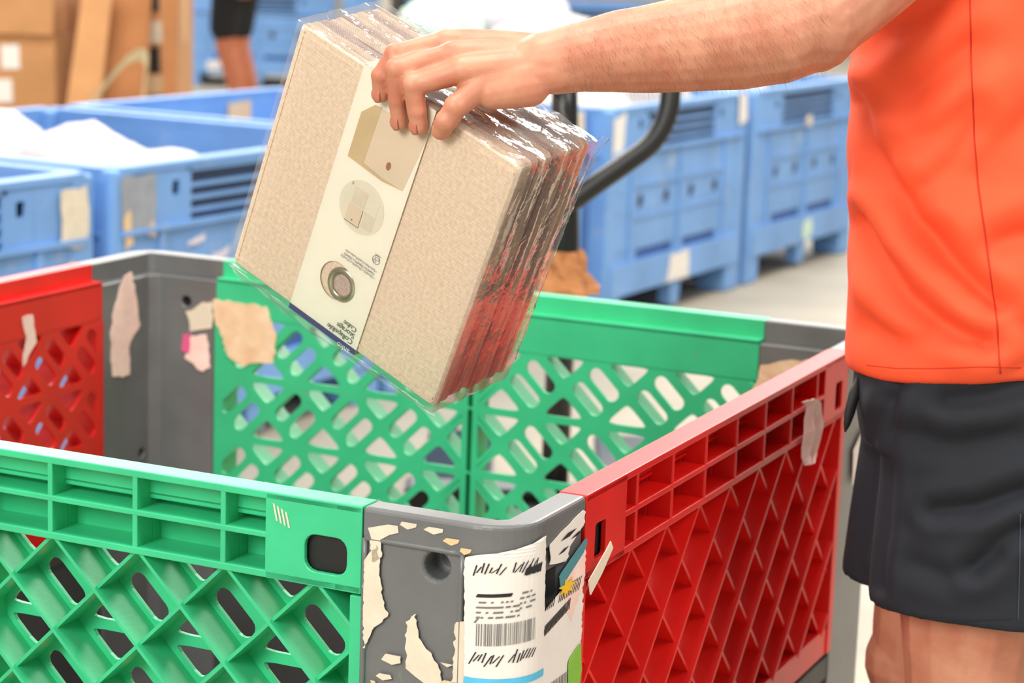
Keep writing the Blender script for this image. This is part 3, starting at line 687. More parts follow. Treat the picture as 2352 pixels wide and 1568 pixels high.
# plastic wrap: crumpled bag skin with sealed flaps
mb = MB(); N_ = 44
def wrapP(fx, fy, fz):
    """unit-cube surface point -> crumpled bag position"""
    x = (fx-.5)*2; z = (fz-.5)*2; y = fy
    px, pz = x*(HS+.0014), z*(HS+.0016); py = -.0036+y*(TH+.0075)
    c = 1-max(0, abs(x)-.9)*.12
    d = .0028*nz(px*40, py*55, pz*28)+.0016*nz(px*110, py*90, pz*70)
    if abs(y) < 1e-6: return (px, py-abs(d)*.12, pz)
    if x > .999: dd = .0008+.0026*abs(nz(py*130, pz*9, 2.3))+.0012*nz(py*60, pz*30, 8); return (px+dd, py, pz+d*.4)
    if z > .999: dd = .001+.0030*abs(nz(px*10, py*130, 4.1))+.0012*nz(px*60, py*60, 1); return (px, py, pz+dd)
    if z < -.999: return (px, py, pz-.004*(1-abs(y-.5))-abs(d))
    return (px-abs(d)*.5, py+d, pz)
def grid(fn, n, m):
    vs = [fn(i/n, j/m) for j in range(m+1) for i in range(n+1)]
    mb.add(vs, [(j*(n+1)+i, j*(n+1)+i+1, (j+1)*(n+1)+i+1, (j+1)*(n+1)+i) for j in range(m) for i in range(n)])
grid(lambda a, b: wrapP(a, 0, b), 30, 30)
grid(lambda a, b: wrapP(0, a, b), 16, 40); grid(lambda a, b: wrapP(a, b, 0), 40, 16); grid(lambda a, b: wrapP(a, 1, b), 20, 20)
# seal flap under the bottom front edge, top rear flap, corner ear
def flapB(a, b):
    x = -HS-.002+(2*HS+.005)*a; wd = .0035+.008*math.sin(PI*min(1, a*1.02))**.5*(1-.35*a)+.004*nz(a*9, 1)
    return (x+.002*b, -.002+.004*nz(a*14, b*2)+.004*b, -HS-.003-wd*b)
def flapT(a, b):
    x = -HS+.02+(.215)*a; hgt = .030*math.sin(PI*a)**.7+.004*nz(a*12, 3)
    return (x, TH+.002+.006*b+.004*nz(a*16, b*3, 2), HS+.001+hgt*b)
def flapR(a, b):
    z = -HS+.02+(2*HS-.01)*a; wd = .0006+.010*a**8+.0008*nz(a*15, 9)
    return (HS+.003+wd*b, TH+.003+.004*nz(a*20, b*3), z)
wrap = mb.build('plastic_wrap', filmm, pack, smooth=True, recalc=False); tag(wrap, 'clear crinkled plastic wrap')
mb = MB(); grid(lambda a, b: wrapP(a, b, 1), 60, 30); grid(lambda a, b: wrapP(1, a, b), 36, 64); mb.build('wrap_fold', filmf, wrap, smooth=True, recalc=False)
mb = MB(); grid(flapT, 50, 8); grid(flapR, 50, 4); mb.build('wrap_ear', filmm, wrap, smooth=True, recalc=False)
mb = MB(); grid(flapB, 60, 5); mb.build('wrap_seal', films, wrap, smooth=True, recalc=False)

# ------------------------------------------------------------------ the person holding the pack
fB = Vector((-.96, .28, 0)); lB = Vector((-.28, -.96, 0))
def OF(x, y, c): return on_face(x, y, c)
fing = {
 'index': ([at(1018, 98, 1.978), OF(906, 125, -.004), OF(874, 176, -.0105), OF(876, 217, -.0085)], [.0112, .0092, .0086, .0080]),
 'middle': ([at(1038, 124, 1.957), OF(908, 160, -.0140), OF(913, 232, -.0105), OF(919, 281, -.0086)], [.0112, .0094, .0086, .0081]),
 'ring': ([at(1062, 162, 1.943), OF(949, 196, -.0135), OF(958, 256, -.0110), OF(963, 290, -.0090)], [.0114, .0098, .0093, .0087]),
 'pinky': ([at(1110, 192, 1.946), at(1046, 248, 1.936), OF(1024, 281, -.0125), OF(1013, 299, -.0100)], [.0130, .0106, .0101, .0095]),
}
mb = MB()
for nme, (P, R) in fing.items():
    for i in range(3): mb.cone(P[i], P[i+1], R[i], R[i+1])
    for i in (1, 2): mb.ball(P[i]-ray(1000, 150)*0+Vector((0, -.001, .001)), R[i]*1.06)
thumb = [at(1225, 118, 1.99), at(1165, 118, 2.035), OF(1128, 150, .126), OF(1085, 190, .126)]
for i, (ra, rb) in enumerate(((.016, .0125), (.0125, .011), (.011, .0095))): mb.cone(thumb[i], thumb[i+1], ra, rb)
iM, pM = fing['index'][0][0], fing['pinky'][0][0]
lat = (iM-pM).normalized(); Wc = at(1268, 143, 1.967)
mcps = [fing[k][0][0] for k in ('index', 'middle', 'ring', 'pinky')]
for k, m in enumerate(mcps):
    wp = Wc+lat*(.013-.009*k); mid = wp.lerp(m, .55)
    mb.cone(wp, mid, .0190, .0168); mb.cone(mid, m, .0168, .0128)
    if k: mb.cone(mcps[k-1].lerp(wp, .16), m.lerp(wp, .16), .0095, .0095); mb.cone(mcps[k-1].lerp(wp, .35), m.lerp(wp, .35), .014, .014)
dors = lat.cross((mcps[1]-Wc).normalized()); dors = dors if dors.z > 0 else -dors
for k, m in enumerate(mcps[:3]):   # tendons on the back of the hand
    wp = Wc+lat*(.010-.007*k); mb.cone(wp+dors*.0165, m+dors*.0105, .0034, .0032); mb.ball(m+dors*.0042, .0098)
mb.cone(at(1212, 196, 1.956), at(1130, 214, 1.946), .0205, .0150)
arm = [(1165, 150, 1.962, .0150), (1190, 149, 1.963, .0215), (1228, 146, 1.965, .0270), (1268, 143, 1.967, .0292), (1330, 131, 1.970, .0315), (1420, 119, 1.975, .0370), (1540, 107, 1.982, .0420), (1690, 88, 1.99, .0470), (1780, 72, 1.997, .0490), (1852, 44, 2.003, .0500), (2030, -100, 2.055, .0520), (2250, -285, 2.125, .0600)]
pts = [at(a, b, c) for a, b, c, d in arm]; mb.tube(pts, [a[3] for a in arm], 20); mb.ball(pts[-1], .064); mb.ball(pts[-3]+Vector((.004, 0, -.001)), .0485)
SL = pts[-1]
mb.cone(pts[4]+dors*.012, pts[7]+dors*.008, .020, .038)   # extensor muscle
hip = Vector((.505, 2.290, .90)); chest = Vector((.488, 2.284, 1.24)); neck = Vector((.475, 2.285, 1.43)); headc = Vector((.445, 2.293, 1.555))
def ering(c, a, b, n=28, p=2.4):
    R = []
    for i in range(n):
        t = 2*PI*i/n; co, si = math.cos(t), math.sin(t)
        R.append(c+fB*(a*math.copysign(abs(co)**(2/p), co))+lB*(b*math.copysign(abs(si)**(2/p), si)))
    return R
mb.loft([ering(hip+Vector((0, 0, -.12)), .07, .10), ering(hip+Vector((0, 0, -.06)), .098, .135), ering(hip, .100, .140), ering(hip.lerp(chest, .4), .10, .145), ering(chest, .112, .165), ering(chest+Vector((-.004, 0, .10)), .10, .165), ering(neck+Vector((0, 0, -.05)), .075, .12), ering(neck, .055, .06)])
SR = neck-lB*.175+Vector((.02, 0, -.06))
mb.cone(neck+Vector((0, 0, -.04)), SL, .06, .058); mb.cone(neck+Vector((0, 0, -.04)), SR, .06, .058); mb.cone(neck, headc+Vector((.015, 0, -.03)), .055, .052)
# far arm hanging
eR = SR+Vector((.05, .05, -.29)); wR = eR-fB*.02+Vector((0, .01, -.23)); mb.cone(SR, eR, .055, .043); mb.cone(eR, wR, .043, .027)
mb.cone(wR, wR+Vector((-.02, 0, -.08)), .026, .026)
for k in range(4): b0 = wR+Vector((-.02, 0, -.085))+fB*(.027-.018*k); mb.cone(b0, b0+Vector((-.006, 0, -.045)), .0095, .009); mb.cone(b0+Vector((-.006, 0, -.045)), b0+Vector((.0, .006, -.078+.006*abs(k-1))), .009, .008)
mb.cone(wR+fB*.02+Vector((0, 0, -.03)), wR+fB*.055+Vector((0, -.01, -.085)), .013, .010)
# legs
legs = {'L': ((.492, 2.200, .86), (.490, 2.192, .50), (.528, 2.195, .085)), 'R': ((.520, 2.375, .86), (.480, 2.372, .50), (.525, 2.378, .085))}
for k, (h, kn, an) in legs.items():
    h, kn, an = Vector(h), Vector(kn), Vector(an)
    mb.cone(h+Vector((0, 0, -.02)), h.lerp(kn, .55), .074, .080); mb.cone(h.lerp(kn, .55), kn, .082, .060); mb.ball(kn+fB*.012, .056)
    mb.cone(kn, kn.lerp(an, .35)-fB*.014, .056, .058); mb.cone(kn.lerp(an, .35)-fB*.014, an, .058, .037); mb.cone(an, an+fB*.13+Vector((0, 0, -.045)), .038, .030); mb.cone(an, an-fB*.035+Vector((0, 0, -.04)), .038, .034)
# head with face
ex = lambda a, b, c: headc+fB*a+lB*b+Vector((0, 0, c))
Hm = Matrix((fB, lB, Vector((0, 0, 1)))).transposed()
mb.ball(ex(-.012, 0, .03), (.098, .078, .095), Hm, 24, 16); mb.ball(ex(.022, 0, -.035), (.072, .060, .085), Hm, 24, 16)
mb.cone(ex(.092, 0, .015), ex(.112, 0, -.018), .008, .013); mb.ball(ex(.103, .012, -.022), .008); mb.ball(ex(.103, -.012, -.022), .008)
mb.cone(ex(.082, .020, -.050), ex(.082, -.020, -.050), .008, .008); mb.cone(ex(.080, .018, -.060), ex(.080, -.018, -.060), .009, .009); mb.ball(ex(.070, 0, -.092), .020)
mb.cone(ex(.080, .045, .030), ex(.088, .012, .028), .009, .009); mb.cone(ex(.080, -.045, .030), ex(.088, -.012, .028), .009, .009)
for sg in (1, -1): mb.ball(ex(-.008, .078*sg, -.005), (.018, .008, .030), Hm)
person = mb.build('person', skin); bake(person, remesh=.0020, smooth=4, sfac=.5)
displace(person, lambda p: .0008*nz(p[0]*28, p[1]*28, p[2]*28))
tag(person, 'person in orange shirt and navy shorts reaching out over the crate', 'person')
for sg in (1, -1):
    mb = MB(); mb.ball(ex(.079, .030*sg, .012), .0115); mb.build('eye', paper, person, smooth=True)
mb = MB(); mb.ball(ex(-.022, 0, .048), (.104, .084, .092), Hm, 24, 14)
hairo = mb.build('hair', hairm, person, smooth=True)
for v in hairo.data.vertices:
    if v.co.z < headc.z+.02 and (v.co-headc).dot(fB) > .0: v.co.z = max(v.co.z, headc.z+.055)
displace(hairo, lambda p: .004*nz(p[0]*60, p[1]*60, p[2]*60))
# fingernails
def nail(P, R, side):
    a, b = P[-2], P[-1]; d = (b-a).normalized(); n_ = -CY_*.85+(P[1]-P[0]).normalized()*.42; n_ = (n_-d*n_.dot(d)).normalized(); x = d.cross(n_)
    n_ = (n_+x*side).normalized(); x = d.cross(n_); r = R[-1]; mb = MB(); rows = []
    for j in range(7):
        f = j/6; wd = .0062*(1-.30*abs(2*f-.9)**3)*r/.0088; row = []
        for i in range(9):
            g = (i-4)/4; row.append(b+d*(-.0062+.0118*f)+x*(wd*g)+n_*(r*(1.035-.30*g*g*.55)-.0007*(f*2-1)**2*2))
        rows.append(row)
    fs = [(j*9+i, j*9+i+1, (j+1)*9+i+1, (j+1)*9+i) for j in range(6) for i in range(8)]
    mb.add([p for r_ in rows for p in r_], fs); o = mb.build('fingernail', nailm, person, smooth=True)
    m = o.modifiers.new('thick', 'SOLIDIFY'); m.thickness = .0007; m.offset = 0
for k, sd in (('index', 0), ('middle', 0), ('ring', 0)): nail(*fing[k], sd)

# shirt
mb = MB()
def sring(z, a, b, dx=0, dl=0, p=2.5):
    c = Vector((.492+dx, 2.288, z))+lB*dl; return ering(c, a, b, 64, p)
mb.loft([sring(.866, .126, .178), sring(.872, .131, .183), sring(.92, .133, .183), sring(1.0, .132, .182, -.004), sring(1.1, .132, .182, -.010), sring(1.2, .134, .184, -.014), sring(1.28, .132, .188, -.016), sring(1.34, .122, .190, -.018), sring(1.40, .100, .165, -.018), sring(1.445, .078, .10, -.018), sring(1.455, .07, .08, -.018)])
slv = at(2128, -185, 2.085)
mb.cone(neck+Vector((0, 0, -.055)), SL, .070, .072); mb.tube([SL, SL.lerp(slv, .5), slv], [.074, .070, .069], 24)
eR2 = SR.lerp(eR, .62); mb.cone(neck+Vector((0, 0, -.055)), SR, .070, .070); mb.tube([SR, eR2], [.072, .068], 24)
shirt = mb.build('shirt', shirtm, person); bake(shirt, remesh=.0045, smooth=8, sfac=.5)
creases = [([(1965, 230), (2010, 330), (2108, 505), (2190, 600), (2285, 700)], .0085, .013), ([(1975, 520), (2010, 590), (2080, 683), (2160, 745), (2260, 800)], .0080, .013),
           ([(2060, 250), (2120, 200), (2225, 110)], .0055, .016), ([(2090, 330), (2160, 300), (2228, 240)], .0055, .015), ([(2140, 420), (2190, 370), (2238, 290)], .0050, .014),
           ([(2290, 560), (2330, 545), (2380, 540)], .0055, .015), ([(2250, 400), (2290, 330), (2352, 280)], .0050, .02), ([(2000, 760), (2060, 790), (2140, 800)], .0035, .015), ([(2300, 760), (2330, 750), (2390, 750)], .0045, .014), ([(2040, 60), (2110, 40), (2200, -10)], .005, .018)]
CR = []
for P, dpt, wd in creases: CR.append(([np.array(at(x, y, 2.125)) for x, y in P], dpt*1.5, wd*1.45))
vs = np.array([v.co[:] for v in shirt.data.vertices]); ns = np.array([v.normal[:] for v in shirt.data.vertices])
camd = np.array(ray(2150, 400).normalized()); disp = np.zeros(len(vs))
def perp(p): return p-np.outer(p@camd, camd) if p.ndim == 2 else p-(p@camd)*camd
vp = perp(vs); facing = np.clip(-(ns@camd)*2.2, 0, 1)
for P, dpt, wd in CR:
    best = np.full(len(vs), 9.0)
    for a, b in zip(P[:-1], P[1:]):
        a, b = perp(a), perp(b); ab = b-a; t = np.clip(((vp-a)@ab)/(ab@ab), 0, 1); dist = np.linalg.norm(vp-(a+t[:, None]*ab), axis=1); best = np.minimum(best, dist)
    disp += dpt*(-np.exp(-(best/(wd*.55))**2)+.75*np.exp(-((best-wd*1.45)/(wd*.8))**2))
disp *= facing
disp += np.array([.0022*nz(p[0]*9, p[1]*9, p[2]*6)+.0015*nz(p[0]*20, p[1]*20, p[2]*9) for p in vs])
nv = vs+ns*disp[:, None]; rel = nv-np.array([.492, 2.288, .87]); wz = np.clip(1-(nv[:, 2]-.866)/.09, 0, 1); nv[:, 2] += wz*(-.011*(rel@np.array(fB))/.13+.008*(rel@np.array(lB))/.18)
shirt.data.vertices.foreach_set('co', nv.ravel().astype(np.float32)); shirt.data.update()
# side seam and hem stitching: snap thin strips to the shirt surface
from mathutils.bvhtree import BVHTree
bvh = BVHTree.FromPolygons([tuple(p) for p in nv], [tuple(p.vertices) for p in shirt.data.polygons])
def snap_strip(pxs, r, name, mat, parent, tree, lift=.0004):
    P = []
    for (x0, y0), (x1, y1) in zip(pxs[:-1], pxs[1:]):
        for k in range(14):
            f = k/14; d = ray(x0+(x1-x0)*f, y0+(y1-y0)*f).normalized(); h = tree.ray_cast(CAM+d*1.6, d)
            if h[0]: P.append(h[0]+h[1]*lift*(1 if h[1].dot(d) < 0 else -1))
    mb = MB(); mb.tube(P, r, 6); return mb.build(name, mat, parent, smooth=True)
snap_strip([(2228, -40), (2230, 120), (2238, 320), (2246, 420), (2268, 580), (2290, 740), (2298, 866)], .0008, 'side_seam', seamm, shirt, bvh)
snap_strip([(1990, 838), (2060, 846), (2150, 846), (2250, 842), (2352, 844)], .0006, 'hem_stitch', seamm, shirt, bvh, .0001)
# shorts
mb = MB()
def oring(c, a, b, n=48, p=2.6): return ering(Vector(c), a, b, n, p)
mb.loft([oring((.498, 2.288, .96), .118, .165), oring((.498, 2.288, .90), .126, .176), oring((.500, 2.288, .84), .130, .184), oring((.500, 2.288, .79), .118, .175)])
def leg_loft(top, bot, a0, a1, b0, b1, z1, ph):
    rings = []; 
    for i in range(14):
        f = i/13; z = .86+(z1-.86)*f; c = Vector(top).lerp(Vector(bot), f); c.z = z
        R = oring(c, a0+(a1-a0)*f, b0+(b1-b0)*f)
        rings.append([p+(p-c)*(.045*f*nz(math.atan2((p-c).y, (p-c).x)*1.6+ph, z*5, ph)) for p in R])
    mb.loft(rings)
leg_loft((.498, 2.200, 0), (.501, 2.188, 0), .108, .118, .092, .100, .630, 1.0)
leg_loft((.510, 2.375, 0), (.494, 2.372, 0), .108, .112, .092, .100, .604, 4.0)
shorts = mb.build('shorts', shortm, person); bake(shorts, remesh=.004, smooth=5, sfac=.5)
vs = np.array([v.co[:] for v in shorts.data.vertices]); ns = np.array([v.normal[:] for v in shorts.data.vertices]); vp = perp(vs); disp = np.zeros(len(vs)); facing = np.clip(-(ns@camd)*2.2, 0, 1)
for P, dpt, wd in [([(2052, 940), (2040, 1100), (2030, 1250), (2015, 1400)], .004, .010), ([(2150, 1195), (2250, 1180), (2352, 1140)], .0065, .014), ([(2060, 900), (2010, 1000), (2000, 1060)], .005, .012), ([(2180, 930), (2280, 915), (2380, 880)], .005, .016), ([(2240, 1330), (2300, 1260), (2350, 1230)], .005, .014), ([(2060, 1010), (2200, 1040), (2330, 1010)], .0035, .018), ([(2100, 1330), (2180, 1350), (2290, 1300)], .003, .016)]:
    P = [np.array(at(x, y, 2.12)) for x, y in P]; best = np.full(len(vs), 9.0)
    for a, b in zip(P[:-1], P[1:]):
        a, b = perp(a), perp(b); ab = b-a; t = np.clip(((vp-a)@ab)/(ab@ab), 0, 1); best = np.minimum(best, np.linalg.norm(vp-(a+t[:, None]*ab), axis=1))
    disp += dpt*(-np.exp(-(best/(wd*.55))**2)+.75*np.exp(-((best-wd*1.45)/(wd*.8))**2))
nv2 = vs+ns*(disp*facing)[:, None]; shorts.data.vertices.foreach_set('co', nv2.ravel().astype(np.float32)); shorts.data.update()
bvh2 = BVHTree.FromPolygons([tuple(p) for p in nv2], [tuple(p.vertices) for p in shorts.data.polygons])
snap_strip([(2344, 1180), (2342, 1300), (2338, 1436)], .0007, 'side_seam', seamn, shorts, bvh2)
snap_strip([(2020, 1408), (2120, 1420), (2230, 1424), (2330, 1420)], .0005, 'hem_stitch', drawm, shorts, bvh2)
mb = MB(); mb.tube([at(1974, 868, 2.262), at(1962, 905, 2.255), at(1952, 945, 2.252), at(1945, 975, 2.252), at(1941, 992, 2.252)], [(.003, .004), (.006, .006), (.007, .005), (.0045, .003), (.0008, .0008)], 10); mb.build('drawstring', drawm, shorts, smooth=True)
for k, (h, kn, an) in legs.items():
    an = Vector(an); mb = MB()
    mb.cone(an-fB*.05+Vector((0, 0, -.045)), an+fB*.08+Vector((0, 0, -.045)), .042, .044); mb.cone(an+fB*.08+Vector((0, 0, -.045)), an+fB*.165+Vector((0, 0, -.055)), .042, .032); mb.cone(an+Vector((0, 0, -.03)), an+Vector((0, 0, .005)), .047, .045)
    o = mb.build('shoe', shoem, person)
    for v in o.data.vertices: v.co.z = max(v.co.z, .001)
    bake(o, remesh=.006, smooth=4)
# arm hair: fine dark hairs on the forearm, too many to count
mb = MB(); rh = random.Random(11); bvp = BVHTree.FromPolygons([v.co[:] for v in person.data.vertices], [tuple(p.vertices) for p in person.data.polygons])
A_, B_ = pts[3], pts[9]
for k in range(2600):
    x = rh.uniform(1290, 1900); y = rh.uniform(-60, 225); d = ray(x, y).normalized(); h = bvp.ray_cast(CAM+d*1.5, d)
    if not h[0] or h[3] > .8: continue
    n_ = h[1] if h[1].dot(d) < 0 else -h[1]
    ax = (A_-B_).normalized(); g = (-ax*.3+n_*.28+Vector((0, 0, -.75))+Vector((rh.uniform(-.3, .3), rh.uniform(-.3, .3), rh.uniform(-.3, .3)))); g = (g-n_*min(0, g.dot(n_))+n_*.2).normalized(); l = rh.uniform(.006, .013)
    s_ = g.cross(n_).normalized()*.00005
    p0 = h[0]; p1 = p0+g*l*.55+n_*.0008; p2 = p0+g*l
    mb.add([p0-s_, p0+s_, p1+s_*.8, p1-s_*.8, p2], [(0, 1, 2, 3), (3, 2, 4)])
o = mb.build('arm_hair', armhair, person, recalc=False); tag(o, 'short dark hair on the forearm', kind='stuff')

# ------------------------------------------------------------------ blue bins
BL_, BH = 1.165, .735
def make_bin():
    e = empty('pallet_bin')
    def wall_mesh():
        mb = MB(); h = BL_/2
        T = lambda s, t, z: (s, -h+t, z)
        mb.box((-h+.02, .034, .14), (h-.02, .040, BH-.004), T)           # inner skin
        mb.box((-h+.03, -.004, BH-.016), (h-.03, .042, BH), T)           # rim
        mb.box((-.30, 0, .706), (.30, .006, .724), T)
        for k in range(4): z = .690-.0305*k; mb.box((-.285, .003, z-.0175-.0048), (.285, .010, z-.0175+.0048), T)
        for sg in (1, -1):
            xa, xb = sorted((sg*.285, sg*.385)); inn = rrect(*sorted((sg*.328, sg*.358)), .655, .690, .007)
            mb.ring_plate(rect_match(inn, xa, xb, .585, .724), inn, 0, .008, T)
            xa, xb = sorted((sg*.384, sg*(h-.03))); mb.box((xa, 0, .585), (xb, .006, .724), T)
        mb.box((-h+.03, -.012, .578), (h-.03, .012, .590), T)           # ledge
        # lower field with four round holes
        mb.box((-h+.03, .002, .445), (h-.03, .008, .580), T)
        xs = [-.32, -.107, .107, .32]; edges = [-h+.03, -.2135, 0, .2135, h-.03]
        for i, x in enumerate(xs):
            n = 24; inn = [(x+.026*math.cos(PI/4+2*PI*j/n), .41+.026*math.sin(PI/4+2*PI*j/n)) for j in range(n)]
            out = []
            for j in range(n):
                t = PI/4+2*PI*j/n; c, s_ = math.cos(t), math.sin(t); k = 1/max(abs(c), abs(s_)); px, pz = c*k, s_*k
                out.append(((edges[i] if px < 0 else edges[i+1])*abs(px)+x*(1-abs(px)), .41+pz*.036))
            mb.ring_plate(out, inn, .002, .008, T)
        mb.box((-h+.03, .002, .250), (h-.03, .008, .375), T)
        for a, b in ((-h+.03, -.34), (-.045, .045), (.34, h-.03)): mb.box((a, .002, .212), (b, .008, .252), T)
        for x in (-.40, 0, .40): mb.box((x-.010, -.006, .20), (x+.010, .008, .58), T)
        for z in (.36, .47): mb.box((-.40, -.003, z-.006), (.40, .008, z+.006), T)
        mb.box((-h+.03, -.010, .105), (h-.03, .012, .213), T)            # skirt
        mb.prism([(-.045, .106), (.045, .106), (.03, .02), (-.03, .02)], .0, .05, T)
        return mb
    w0 = wall_mesh().build('bin_wall', blue, e); 
    for k in (1, 2, 3):
        c = w0.copy(); COL.objects.link(c); c.parent = e; c.rotation_euler = (0, 0, k*PI/2)
    h = BL_/2
    mb = MB(); mb.box((-.284, -h+.012, .588), (.284, -h+.033, .72)); v0 = mb.build('vent_shade_sheet', navy, e)  # dark sheet in place of the shade inside the vents
    for x in (-.1925, .1925):
        mb = MB(); mb.box((x-.148, -h+.009, .205), (x+.148, -h+.02, .258)); mb.build('slot_shade_sheet', navy2, e)  # shade of the recessed slots, put in as dark blue sheets
    for x in (-.32, -.107, .107, .32):
        mb = MB(); mb.tube([(x, -h+.009, .41), (x, -h+.02, .41)], .030, 20); mb.build('hole_shade_disc', holem, e)  # dark disc gives each round hole its shade by colour
    for sx in (1, -1):
        for sy in (1, -1):
            mb = MB(); x0, x1 = sorted((sx*(h-.075), sx*(h+.004))); y0, y1 = sorted((sy*(h-.075), sy*(h+.004)))
            mb.box((x0, y0, .10), (x1, y1, BH-.003)); mb.box((x0-.05*(sx > 0), y0-.05*(sy > 0), 0), (x1+.05*(sx < 0), y1+.05*(sy < 0), .12))
            mb.build('bin_post', blue, e, bevel=.012, seg=3)
    mb = MB(); mb.box((-h+.03, -h+.03, .12), (h-.03, h-.03, .15)); mb.build('bin_floor', blue_in, e)
    return e
aD = Vector((.468, .884, 0)); bD = Vector((-.884, .468, 0)); O_ = Vector((-.916, 4.92, 0)); rzB = math.atan2(aD.y, aD.x)
binP = make_bin(); bins = {}
BLAB = {-1: 'blue pallet bin at the left edge with white pillows showing', 0: 'blue pallet bin behind the red panel with torn stickers and white bags in it', 1: 'blue pallet bin mostly hidden behind the beige storage cubes', 2: 'blue pallet bin behind the black curved handle, four round holes', 3: 'blue pallet bin just left of the orange shirt, last of the row'}
for k in (-1, 0, 1, 2, 3):
    b = binP if k == -1 else copy_tree(binP); c = O_+aD*(k*1.235+BL_/2)+bD*(BL_/2)
    b.location = c+Vector((.055 if k >= 2 else 0, 0, 0)); b.rotation_euler = (0, 0, rzB); tag(b, BLAB[k], 'bin', 'blue bins in the diagonal row'); bins[k] = b
far = {0: 'far blue bin beside the cardboard, behind the bare leg', 1: 'far blue bin directly above the top left corner of the wrapped cubes'}
for j in (0, 1):
    b = copy_tree(binP); b.location = (-2.12+j*1.24, 17.9+.1*j, 0); b.rotation_euler = (0, 0, .08); tag(b, far[j], 'bin', 'far blue bins'); bins['f%d' % j] = b
b = copy_tree(binP); b.location = (.55, 17.5, 0); b.rotation_euler = (0, 0, .15); tag(b, 'far blue bin behind the hand and white bags', 'bin', 'far blue bins')
def bin_sticker(k, pts, mat, side=0, off=.006):
    h = BL_/2; mb = MB(); P = []
    for i in range(len(pts)):
        a, b2 = pts[i], pts[(i+1) % len(pts)]
        for j in range(4): f = j/4; P.append((a[0]+(b2[0]-a[0])*f+rng.uniform(-.004, .004), a[1]+(b2[1]-a[1])*f+rng.uniform(-.004, .004)))
    rot = Matrix.Rotation(side*PI/2, 3, 'Z')
    mb.prism(P, 0, .001, lambda s, t, z: tuple(rot @ Vector((s, -h-off-t, z)))); return mb.build('sticker', mat, bins[k])
bin_sticker(-1, [(.470, .70), (.555, .705), (.565, .60), (.545, .57), (.465, .575)], cream)
bin_sticker(-1, [(.46, .53), (.51, .545), (.52, .50), (.44, .47)], card_l)
bin_sticker(0, [(-.555, .715), (-.43, .71), (-.43, .60), (-.50, .57), (-.56, .60)], M('grey_tape', S(150, 156, 165), .5, .1, 20))
bin_sticker(0, [(-.552, .62), (-.525, .64), (-.515, .56), (-.545, .545)], card_l, off=.008); bin_sticker(0, [(-.455, .60), (-.44, .61), (-.43, .565), (-.46, .57)], card_l, off=.008)
bin_sticker(0, [(-.30, .54), (-.23, .555), (-.235, .535), (-.30, .525)], lilac, off=.002); bin_sticker(0, [(-.2, .50), (-.13, .51), (-.135, .49), (-.2, .48)], lilac, off=.002)
bin_sticker(2, [(.49, .73), (.565, .735), (.575, .63), (.50, .62)], paper); bin_sticker(2, [(-.08, .20), (.08, .21), (.09, .11), (-.10, .105)], paper, off=.012); bin_sticker(2, [(-.57, .70), (-.48, .72), (-.49, .60), (-.56, .52)], paper)
bin_sticker(3, [(-.02, .19), (.07, .20), (.09, .14), (.03, .105), (-.03, .13)], white_g, off=.012); bin_sticker(3, [(-.06, .61), (.0, .615), (.01, .575), (-.05, .57)], cream, off=.014); bin_sticker(3, [(.50, .73), (.575, .73), (.57, .62), (.51, .63)], paper)
bin_sticker(1, [(.46, .73), (.57, .735), (.575, .62), (.47, .60)], cream)
bin_sticker('f1', [(-.30, .62), (-.16, .62), (-.16, .73), (-.30, .73)], cream, off=.016); bin_sticker('f0', [(-.4, .13), (-.28, .14), (-.28, .2), (-.4, .2)], paper, off=.013); bin_sticker('f1', [(-.45, .28), (-.36, .29), (-.36, .37), (-.45, .36)], lilac, off=.012)
# tan sticker inside the bin behind the cubes
h = BL_/2; mb = MB(); mb.prism([(.20, .70), (.33, .705), (.33, .62), (.20, .61)], 0, .001, lambda s, t, z: (s, h-.044-t, z)); mb.build('sticker', card_l, bins[1])

def pillow(name, loc, size, rot, mat, label, group, cat='bag', seed=0, flat_=2.6):
    mb = MB(); n, m = 26, 16; vs = []
    for j in range(m+1):
        t = PI*j/m
        for i in range(n):
            q = 2*PI*i/n
            sp = lambda v, e: math.copysign(abs(v)**e, v)
            x = sp(math.sin(t), .8)*sp(math.cos(q), .65); y = sp(math.sin(t), .8)*sp(math.sin(q), .65); z = sp(math.cos(t), 1.0)
            k = 1+.13*nz(x*2.2+seed, y*2.2, z*2.2+seed)+.05*nz(x*6, y*6+seed, z*6)
            vs.append((x*size[0]*k, y*size[1]*k, z*size[2]*k))
    mb.add(vs, [(j*n+i, (j+1)*n+i, (j+1)*n+(i+1) % n, j*n+(i+1) % n) for j in range(m) for i in range(n)])
    o = mb.build(name, mat, None, smooth=True); o.location = loc; o.rotation_euler = rot; tag(o, label, cat, group); return o
def inbin(k, x, y, z): return bins[k].location+aD*x+bD*y+Vector((0, 0, z))
G = 'white bags in the left bins'
pillow('white_bag', inbin(0, -.27, .16, .62), (.26, .24, .19), (.1, .15, .3), white, 'large off-white bag bulging at the left edge of the frame', G, seed=1)
pillow('white_bag', inbin(0, -.33, -.30, .66), (.15, .17, .13), (.1, -.1, .9), white, 'bright white bag in the middle of the heap above the torn stickers', G, seed=2)
pillow('white_bag', inbin(0, -.06, -.37, .61), (.20, .13, .11), (0, .1, .2), white, 'low white bag lying along the blue rim right of the heap', G, seed=3)
pillow('white_bag', inbin(0, -.12, -.12, .66), (.09, .10, .12), (.2, .0, .9), lilac, 'small pale bag standing up behind the bright white one', G, seed=4)
pillow('white_bag', inbin(-1, .22, .0, .58), (.27, .32, .19), (0, .0, .5), white, 'off-white bag in the bin at the left edge', G, seed=5)
G = 'bags heaped behind the arm'
pillow('stuffed_bag', inbin(2, .20, .02, .80), (.27, .24, .20), (.1, .1, .5), white, 'big overlit white bag just above the wrist', G, seed=6)
